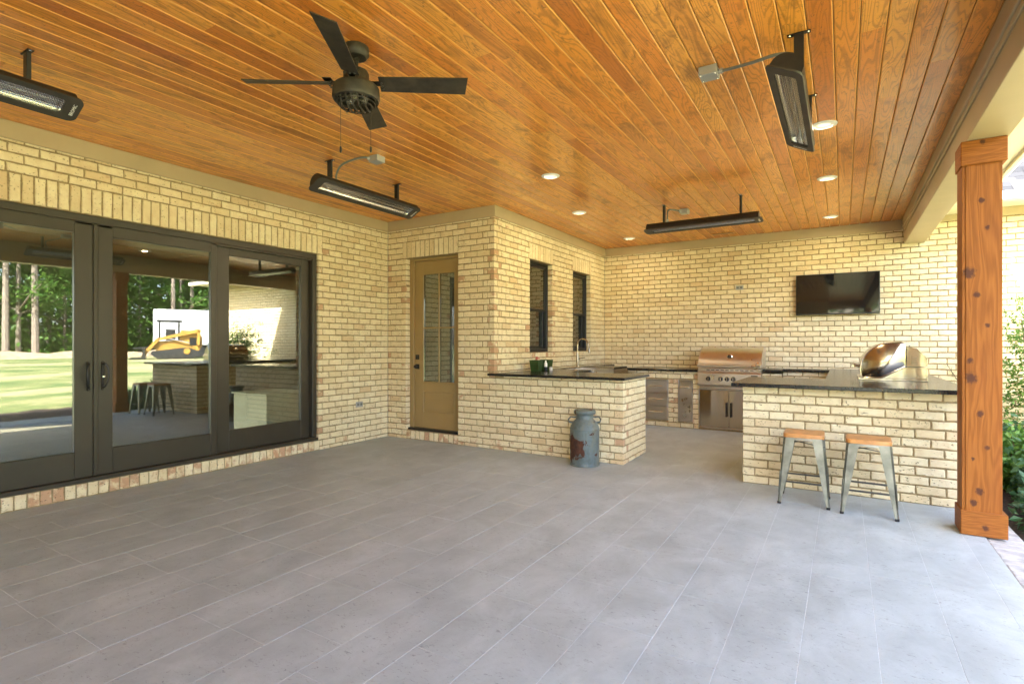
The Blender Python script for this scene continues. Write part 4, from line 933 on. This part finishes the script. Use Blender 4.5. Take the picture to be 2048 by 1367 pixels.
def outlet(p, axis, label):
    o = thing('outlet_box', label, 'outlet', p, 'weatherproof outlets on the walls')
    def bx(a0, a1, d0, d1, z0, z1, b=.003):
        m = MB()
        if axis == 'x': m.box(p[0] + d0, p[0] + d1, p[1] + a0, p[1] + a1, p[2] + z0, p[2] + z1, b=b)
        else: m.box(p[0] + a0, p[0] + a1, p[1] - d1, p[1] - d0, p[2] + z0, p[2] + z1, b=b)
        return m
    bx(-.058, .058, .0005, .012, -.035, .035).build('cover_plate', 'grey_box', o)
    for s_ in (-.026, .026): bx(s_ - .017, s_ + .017, .0122, .017, -.016, .016).build('socket', 'conduit', o)
outlet((-1.407, YB, 2.205), 'y', 'small grey outlet box left of the television'); outlet((XL, 5.035, .504), 'x', 'small grey outlet box low on the wall beside the sliding door')
# loose reddish patch plate at the back of the ceiling
hp = thing('ceiling_plate', 'small reddish plate on the ceiling by the back wall', 'plate', (-1.58, 8.84, ZC))
m2 = MB(); m2.box(-1.76, -1.42, 8.78, 8.90, ZC - .010, ZC - .0012, b=.003); m2.build('plate', 'stool_wood', hp)
m2 = MB(); m2.box(-1.74, -1.44, 8.80, 8.83, ZC - .0115, ZC - .0102); m2.build('slot', 'black_metal', hp)

# ================================================================== LOOSE THINGS
# bar stools
def stool():
    s = thing('bar_stool', '', 'stool', (0, 0, 0), 'metal bar stools at the bar'); T = .575; hs = .148; hf = .185
    m2 = MB(); n = 6; rr = .04; pts = []
    for cx, cy, a0 in ((hs - rr, hs - rr, 0), (-hs + rr, hs - rr, 90), (-hs + rr, -hs + rr, 180), (hs - rr, -hs + rr, 270)):
        for k in range(n + 1): a = R(a0 + 90 * k / n); pts.append((cx + rr * math.cos(a), cy + rr * math.sin(a)))
    N = len(pts); lay = [(1, T - .032), (1, T - .005), (.975, T)]
    vs = [(x * f, y * f, z) for f, z in lay for x, y in pts]; fs = [tuple(range(N))[::-1], tuple(range(2 * N, 3 * N))] + [(j * N + i, j * N + (i + 1) % N, (j + 1) * N + (i + 1) % N, (j + 1) * N + i) for j in range(2) for i in range(N)]
    m2.add(vs, fs); m2.build('seat', 'stool_wood', s, True)
    m2 = MB(); ap = .96
    vs = [(x * ap, y * ap, z) for z in (T - .033, T - .052) for x, y in pts] ; vs = [(x * (1.0 if i < N else 1.03), y * (1.0 if i < N else 1.03), z) for i, (x, y, z) in enumerate(vs)]
    m2.add(vs, [(i, (i + 1) % N, N + (i + 1) % N, N + i) for i in range(N)] + [tuple(range(N))]); m2.build('apron', 'gun_steel', s, True)
    for sx in (-1, 1):
        for sy in (-1, 1):
            # an L-section tapered leg: two flanges
            m2 = MB(); top = Vector((sx * hs * .985, sy * hs * .985, T - .036)); ft = Vector((sx * hf, sy * hf, .018)); w0, w1 = .085, .026
            ls = []
            for t in (0, .25, .5, .75, 1):
                p = top.lerp(ft, t); wv = w0 + (w1 - w0) * t; bev = .016 - .006 * t
                ls.append([(p.x - sx * wv, p.y, p.z), (p.x - sx * bev, p.y, p.z), (p.x, p.y - sy * bev, p.z), (p.x, p.y - sy * wv, p.z),
                           (p.x - sx * .003, p.y - sy * wv, p.z), (p.x - sx * .003, p.y - sy * (bev + .001), p.z), (p.x - sx * (bev + .001), p.y - sy * .003, p.z), (p.x - sx * wv, p.y - sy * .003, p.z)])
            vs = [q for l_ in ls for q in l_]; fs = [(j * 8 + i, j * 8 + (i + 1) % 8, (j + 1) * 8 + (i + 1) % 8, (j + 1) * 8 + i) for j in range(4) for i in range(8)] + [tuple(range(8)), tuple(range(32, 40))]
            m2.add(vs, fs); lg = m2.build('leg', 'gun_steel', s)
            m2 = MB(); m2.bar(top.lerp(ft, .52) - Vector((sx * .011, sy * .011, 0)) + Vector((sx * .010, sy * .010, 0)), top.lerp(ft, .86) + Vector((sx * .001, sy * .001, 0)) - Vector((sx * .004, sy * .004, 0)), .010, .010, .006, .006); m2.build('rib', 'gun_steel', lg)
            m2 = MB(); m2.box(ft.x - .0135 - sx * .011, ft.x + .0135 - sx * .011, ft.y - .0135 - sy * .011, ft.y + .0135 - sy * .011, .001, .020, b=.003); m2.build('foot', 'rubber', lg)
    for sy in (-1, 1):
        m2 = MB(); z = .185; q = hs + (hf - hs) * (T - z) / T - .012; m2.bar((-q, sy * q, z), (q, sy * q, z), .010, .014); m2.build('stretcher', 'dark_steel', s)
        m2 = MB(); z = .150; q = hs + (hf - hs) * (T - z) / T - .012; m2.bar((sy * q, -q, z), (sy * q, q, z), .010, .014); m2.build('stretcher', 'dark_steel', s)
    for sg in (-1, 1):
        m2 = MB(); z = T - .085 + (.006 if sg > 0 else -.006); q = hs - .002; m2.bar((-q, -q * sg, z), (q, q * sg, z), .016, .004); m2.build('cross_brace', 'dark_steel', s)
    return s
s1 = stool(); s2 = copy_tree(s1)
s1.location = (-.276, 5.08, 0); s1.rotation_euler = (0, 0, R(1)); s1['label'] = 'metal stool with wood seat farther from the cedar column'
s2.location = (.168, 5.03, 0); s2.rotation_euler = (0, 0, R(-1)); s2['label'] = 'metal stool with wood seat nearer the cedar column'

# milk can
KX, KY = -2.385, 5.372
mc = thing('milk_can', 'rusty blue painted milk can standing against the brick counter', 'milk can', (KX, KY, 0))
m2 = MB(); m2.lathe([(0, .004), (.150, .004), (.155, .0), (.158, .012), (.154, .022), (.155, .045), (.157, .06), (.157, .385), (.161, .39), (.161, .398), (.157, .404), (.150, .425), (.125, .468), (.098, .492), (.093, .505), (.093, .545), (.0, .545)], (KX, KY, 0), 40); body = m2.build('can_body', 'can', mc, True)
m2 = MB(); m2.lathe([(.094, .535), (.098, .546), (.112, .551), (.118, .560), (.117, .585), (.108, .594), (.0, .599)], (KX, KY, 0), 36); m2.build('lid', 'can', mc, True)
for sg in (-1, 1):
    d = Vector((CT, ST, 0)) * sg; m2 = MB(); base = Vector((KX, KY, 0))
    m2.tube([base + d * .125 + Vector((0, 0, .455)), base + d * .165 + Vector((0, 0, .462)), base + d * .175 + Vector((0, 0, .492)), base + d * .150 + Vector((0, 0, .520)), base + d * .118 + Vector((0, 0, .515)), base + d * .092 + Vector((0, 0, .515))], .0085, 8); m2.build('handle', 'can', mc, True)

# planters, bottle and jar on the counter
def planter(x, y, label, flower):
    p = thing('planter', label, 'planter', (x, y, .946), 'green planters on the counter'); m2 = MB(); h = .145
    for (r0, r1, z0, z1) in ((.052, .068, .946, .946 + h),):
        vs = []
        for r_, z, in ((r0, z0), (r1, z1), (r1 - .006, z1), (r0 - .006, z0 + .02)):
            vs += [(x - r_, y - r_, z), (x + r_, y - r_, z), (x + r_, y + r_, z), (x - r_, y + r_, z)]
        fs = [(0, 1, 2, 3), (12, 13, 14, 15)] + [(j * 4 + i, j * 4 + (i + 1) % 4, j * 4 + 4 + (i + 1) % 4, j * 4 + 4 + i) for j in range(3) for i in range(4)]
        m2.add(vs, fs)
    for k in range(4): z = .97 + k * .032; r_ = .054 + .016 * (z - .946) / h; m2.tube([(x - r_, y - r_, z), (x + r_, y - r_, z), (x + r_, y + r_, z), (x - r_, y + r_, z)], .003, 5, closed=True)
    m2.build('pot', 'green_plastic', p)
    m2 = MB(); m2.box(x - .055, x + .055, y - .055, y + .055, 1.055, 1.065); m2.build('soil', 'mulch', p)
    if flower:
        m2 = MB()
        for k in range(26):
            a = random.uniform(0, 6.28); r_ = random.uniform(0, .03); cx, cy, cz = x + .015 + r_ * math.cos(a), y + r_ * math.sin(a), 1.10 + random.uniform(0, .035); q = Vector((random.uniform(-1, 1), random.uniform(-1, 1), random.uniform(-1, 1))).normalized(); u = q.orthogonal().normalized() * .013; v_ = q.cross(u)
            m2.add([Vector((cx, cy, cz)) + u, Vector((cx, cy, cz)) + v_, Vector((cx, cy, cz)) - u, Vector((cx, cy, cz)) - v_], [(0, 1, 2, 3)])
        m2.build('blossom', 'pink_petal', p); m2 = MB(); m2.tube([(x + .015, y, 1.06), (x + .015, y, 1.11)], .003, 5); m2.build('stem', 'green_plastic', p)
planter(-3.50, 6.30, 'dark green square planter with a pink flower', True); planter(-3.515, 6.62, 'dark green square planter behind the white jar', False)
bt = thing('soap_bottle', 'slim dark bottle with white upper half between planters', 'bottle', (-3.42, 6.42, .945)); bx, by = -3.42, 6.42
m2 = MB(); m2.lathe([(0, .946), (.022, .946), (.023, .95), (.023, 1.0)], (bx, by, 0), 16); m2.build('bottle_body', 'black_frame', bt, True)
m2 = MB(); m2.lathe([(.023, 1.0005), (.023, 1.045), (.012, 1.062), (.010, 1.085), (0, 1.087)], (bx, by, 0), 16); m2.build('bottle_top', 'white_plastic', bt, True)
jr = thing('jar', 'small white jar in front of the green planter', 'jar', (-3.40, 6.53, .945)); bx, by = -3.40, 6.53
m2 = MB(); m2.lathe([(0, .946), (.020, .946), (.024, .955), (.024, .985), (0, .985)], (bx, by, 0), 16); m2.build('jar_body', 'white_plastic', jr, True)
m2 = MB(); m2.lathe([(.0235, .9855), (.0255, .987), (.0255, .998), (0, .999)], (bx, by, 0), 16); m2.build('jar_lid', 'grey_box', jr, True)

# ================================================================== PLANTS
def leaf_quad(m2, p, size, rnd_, up=.3, aspect=.45):
    n = Vector((rnd_.uniform(-1, 1), rnd_.uniform(-1, 1), rnd_.uniform(-.6, 1) + up)).normalized(); t = n.orthogonal().normalized(); t = Matrix.Rotation(rnd_.uniform(0, 6.28), 3, n) @ t; b = n.cross(t)
    s = size * rnd_.uniform(.7, 1.2); p = Vector(p); fold = n * s * .10
    m2.add([p - t * s * .5, p + b * s * aspect * .5 + fold, p + t * s * .5, p - b * s * aspect * .5 + fold], [(0, 1, 2), (0, 2, 3)])
def shrub(label, x, y, h, r, n, ls, mat, seed, name='shrub', zb=-.09, aspect=.45, cat='shrub', stems=7, group=None, low=.12):
    rr = random.Random(seed); s = thing(name, label, cat, (x, y, zb), group); st = MB(); lf = MB(); tips = []
    for k in range(stems):
        a = rr.uniform(0, 6.28); q = rr.uniform(.15, .85) * r; top = Vector((x + q * math.cos(a), y + q * math.sin(a), zb + h * rr.uniform(.6, .97))); b0 = Vector((x + .05 * math.cos(a), y + .05 * math.sin(a), zb)); mid_ = b0.lerp(top, .5) + Vector((rr.uniform(-.06, .06), rr.uniform(-.06, .06), .05))
        st.tube([b0, mid_, top], [.008 + h * .004, .006 + h * .002, .003], 5); tips.append((b0, mid_, top))
    st.build('stem', 'twig', s)
    for k in range(n // 12):
        b0, m_, t_ = rr.choice(tips); t = rr.uniform(low, 1); p = m_.lerp(t_, (t - .5) * 2) if t > .5 else b0.lerp(m_, t * 2)
        cl = p + Vector((rr.gauss(0, r * .33), rr.gauss(0, r * .33), rr.gauss(0, h * .06))); 
        if cl.z < zb + .03: cl.z = zb + .03 + rr.uniform(0, .05)
        for j in range(12): leaf_quad(lf, cl + Vector((rr.gauss(0, ls * .9), rr.gauss(0, ls * .9), rr.gauss(0, ls * .6))), ls, rr, .5, aspect)
    lf.build('foliage', mat, s); return s
shrub('tall bright green airy shrub against the sunlit wall beyond the column', 1.95, 8.15, 1.95, .55, 12000, .05, 'leaf_bright', 3, stems=26)
shrub('second bright green shrub deeper along the sunlit wing wall', 3.1, 8.3, 1.5, .5, 3600, .045, 'leaf_bright', 5, stems=12)
G = 'low broad leaved plants in the mulch bed'
k = 0
for (x, y, h, lb) in ((1.38, 5.35, .42, 'low dark leaved plant right beside the column base'), (1.50, 6.0, .55, 'low dark leaved plant second behind the column base'), (1.48, 6.6, .62, 'low leafy plant midway between column and tall shrub'), (1.95, 6.2, .6, 'low leafy plant at the right edge of the picture'), (1.55, 7.2, .6, 'low leafy plant just in front of the tall shrub')):
    k += 1; shrub(lb, x, y, h, .34, 2600, .075, 'leaf_dark' if k != 3 else 'leaf_bright', 20 + k, name='low_plant', aspect=.6, cat='plant', stems=10, group=G)
# juniper sprig by the counter end
rr = random.Random(9); jp = thing('juniper', 'feathery evergreen sprigs showing left of the column', 'shrub', (1.45, 8.0, -.09)); st = MB(); lf = MB()
for k in range(9):
    a = R(rr.uniform(150, 260)); ln = rr.uniform(.25, .5); b0 = Vector((1.40, 7.95, .35)); tp = Vector((1.30 + ln * math.cos(a) * .75, 7.85 + ln * math.sin(a) * .5, rr.uniform(.82, 1.12))); st.tube([(1.45, 8.0, -.09), b0, tp], [.012, .008, .002], 5)
    for j in range(46):
        p = b0.lerp(tp, rr.uniform(.25, 1)); d = Vector((rr.gauss(0, 1), rr.gauss(0, 1), rr.gauss(.2, .8))).normalized() * rr.uniform(.03, .07); lf.bar(p, p + d, .004, .002, .001, .001)
st.build('stem', 'twig', jp); lf.build('foliage', 'leaf_juniper', jp)

# woods across the lawn, seen in the sliding door
def tree_mesh(seed, h, pine):
    rr = random.Random(seed); tr = MB(); cr = MB(); bend = [rr.uniform(-.25, .25) for _ in range(4)]; pts = [Vector((bend[0] * (i / 6) ** 2 * 1.5, bend[1] * (i / 6) ** 2, h * i / 6)) for i in range(7)]
    tr.tube(pts, [.15 * (1 - .12 * i) * h / 14 + .02 for i in range(7)], 8); tips = []
    nb = 18 if pine else 16
    for k in range(nb):
        t = rr.uniform(.42 if pine else .18, .98); p = pts[min(int(t * 6), 5)].lerp(pts[min(int(t * 6), 5) + 1], t * 6 - int(t * 6)) if t < .999 else pts[6]
        a = rr.uniform(0, 6.28); ln = (1.15 - t) * h * (.26 if pine else .32) + .6; e = p + Vector((math.cos(a) * ln, math.sin(a) * ln, ln * rr.uniform(.1, .5))); tr.tube([p, p.lerp(e, .5) + Vector((0, 0, .15)), e], [.06, .035, .012], 5); tips.append((p, e))
    for k in range(230):
        p, e = rr.choice(tips); c_ = p.lerp(e, rr.uniform(.35, 1.05)) + Vector((rr.gauss(0, .35), rr.gauss(0, .35), rr.gauss(0, .3)))
        for j in range(14): leaf_quad(cr, c_ + Vector((rr.gauss(0, .32), rr.gauss(0, .32), rr.gauss(0, .24))), .26, rr, .4, .5)
    return tr.mesh('trunk', 'bark', True), cr.mesh('crown', 'leaf_wood')
TM = [tree_mesh(s, h, p) for s, h, p in ((1, 15, True), (2, 13, False), (3, 16, True), (4, 11, False))]
rr = random.Random(21); spots = []
for i in range(36):
    y = 7 + i * .85 + rr.uniform(-.4, .4); x = 36 + rr.uniform(-2.5, 6); spots.append((x, y))
for i, (x, y) in enumerate(spots):
    a, b = TM[i % 4] if i % 5 else TM[0]; tall = i % 4 in (0, 2)
    t = thing('woodland_tree', ('tall bare trunked pine' if tall else 'bushy broadleaf tree') + ' in the woods across the lawn reflected in the glass', 'tree', (x, y, -.12), 'trees across the lawn'); t.location.z = ground(x) - .05; t.rotation_euler = (0, 0, rr.uniform(0, 6.28)); sc = rr.uniform(.85, 1.15); t.scale = (sc, sc, sc)
    for nm, me in (('trunk', a), ('crown', b)): o = bpy.data.objects.new(nm, me); COL.objects.link(o); o.parent = t
m2 = MB(); rr = random.Random(4)
for k in range(2600):
    c_ = Vector((34.5 + rr.uniform(0, 11), rr.uniform(3, 46), .4 + abs(rr.gauss(0, 5.5))))
    for j in range(12): leaf_quad(m2, c_ + Vector((rr.gauss(0, .5), rr.gauss(0, .5), rr.gauss(0, .4))), .42, rr, .4, .6)
for k in range(1500):
    c_ = Vector((47 + rr.uniform(0, 4), rr.uniform(3, 58), rr.uniform(0, 15)))
    for j in range(10): leaf_quad(m2, c_ + Vector((rr.gauss(0, .8), rr.gauss(0, .8), rr.gauss(0, .7))), .85, rr, .4, .7)
tag(m2.build('undergrowth', 'leaf_wood', org=(38, 22, 0)), 'dense green undergrowth along the far edge of the lawn', 'undergrowth', kind='stuff')
m2 = MB(); rr = random.Random(14)
for k in range(900):
    c_ = Vector((rr.uniform(-14, 16), -33 + rr.uniform(-2, 2), abs(rr.gauss(0, 4.0))))
    for j in range(10): leaf_quad(m2, c_ + Vector((rr.gauss(0, .6), rr.gauss(0, .6), rr.gauss(0, .5))), .5, rr, .4, .6)
tag(m2.build('undergrowth', 'leaf_wood', org=(1, -33, 0)), 'dark leafy thicket mirrored in the television and oven', 'undergrowth', kind='stuff')
m2 = MB(); rr = random.Random(8)
for j in range(40):
    for i in range(6): m2.v.append((31 + i * .7, 4 + j * 1.0, .40 + (.45 * math.sin(math.pi * i / 5)) * rr.uniform(.6, 1.2)))
m2.f = [(j * 6 + i, j * 6 + i + 1, (j + 1) * 6 + i + 1, (j + 1) * 6 + i) for j in range(39) for i in range(5)]
tag(m2.build('dirt_mound', 'dirt', smooth=True, org=(33, 22, 0)), 'low bank of bare dirt in front of the woods', 'dirt', kind='structure')

# track loader and white trailer on the lawn (reflected)
ld = thing('track_loader', 'yellow compact track loader on the lawn reflected in the glass', 'loader', (0, 0, 0))
for sy in (-1, 1):
    m2 = MB(); m2.prism([(-.85, .0), (.70, .0), (1.02, .28), (.95, .42), (-.45, .60), (-.75, .60), (-1.15, .42), (-1.15, .25)], sy * .55, sy * .90, 'y'); tk = m2.build('track', 'tyre', ld)
    for kx in (-.7, -.35, 0, .35, .65): m2 = MB(); m2.lathe([(0, -.02), (.11, -.02), (.11, .02), (0, .02)], (kx, sy * .915, .14), 14, 'y'); m2.build('roller', 'dark_steel', tk, True)
    m2 = MB(); m2.lathe([(0, -.02), (.16, -.02), (.16, .02), (0, .02)], (-.62, sy * .915, .42), 14, 'y'); m2.build('sprocket', 'loader_yellow', tk, True)
m2 = MB(); m2.prism([(-1.2, .45), (.75, .40), (.92, .70), (.85, .95), (-.28, 1.0), (-.34, 1.55), (-1.05, 1.52), (-1.35, 1.2), (-1.35, .7)], -.53, .53, 'y'); m2.build('chassis', 'loader_yellow', ld)
m2 = MB(); m2.box(-1.3, -.75, -.535, .535, .72, 1.15); m2.build('engine_grille', 'black_frame', ld)
m2 = MB()
for q in ((-.30, -.22), (.60, .66)):
    for sy in (-.5, .45): m2.box(q[0], q[1], sy, sy + .05, 1.0, 2.0)
for k in range(4): m2.box(-.22, .60, -.50, -.48, 1.12 + k * .22, 1.14 + k * .22)
m2.box(-.42, .75, -.53, .53, 2.0, 2.09); m2.build('cab', 'black_frame', ld)
m2 = MB(); m2.box(-.1, .35, -.25, .25, 1.0, 1.6); m2.build('seat', 'tyre', ld)
for sy in (-1, 1):
    m2 = MB(); m2.bar((-1.22, sy * .66, 1.55), (.70, sy * .66, 1.05), .10, .20, .10, .13); m2.bar((.66, sy * .66, 1.1), (1.30, sy * .66, .30), .10, .15); m2.build('lift_arm', 'loader_yellow', ld)
    m2 = MB(); m2.tube([(-.75, sy * .66, .85), (.25, sy * .66, 1.12)], .035, 8); m2.build('lift_cylinder', 'chrome', ld)
    m2 = MB(); m2.bar((-1.15, sy * .66, .75), (-1.2, sy * .66, 1.6), .10, .16); m2.build('arm_tower', 'loader_yellow', ld)
m2 = MB(); m2.prism([(1.25, .02), (1.95, .02), (1.95, .05), (1.42, .10), (1.34, .45), (1.44, .60), (1.25, .58)], -.9, .9, 'y'); m2.build('bucket', 'dark_steel', ld)
ld.location = (23.9, 17.2, ground(23.9)); ld.scale = (1.12, 1.12, 1.12); ld.rotation_euler = (0, 0, math.atan2(-.9, .44))
tl = thing('box_trailer', 'white box trailer parked behind the yellow loader', 'trailer', (0, 0, 0))
m2 = MB(); m2.box(-1.6, 1.6, -.9, .9, .65, 2.55, b=.04); m2.build('box', 'white_paint', tl)
for sx in (-.4, .4):
    for sy in (-.92, .92):
        m2 = MB(); m2.lathe([(0, -.1), (.33, -.1), (.36, -.06), (.36, .06), (.33, .1), (0, .1)], (sx, sy * .95, .36), 20, 'y'); m2.build('wheel', 'tyre', tl, True)
m2 = MB(); m2.box(-1.6, 1.6, -.7, .7, .5, .649); m2.bar((1.6, 0, .55), (2.5, 0, .5), .1, .1); m2.build('chassis', 'black_frame', tl)
tl.location = (27.2, 19.8, ground(27)); tl.scale = (1.25, 1.25, 1.25); tl.rotation_euler = (0, 0, math.atan2(-.9, .44))
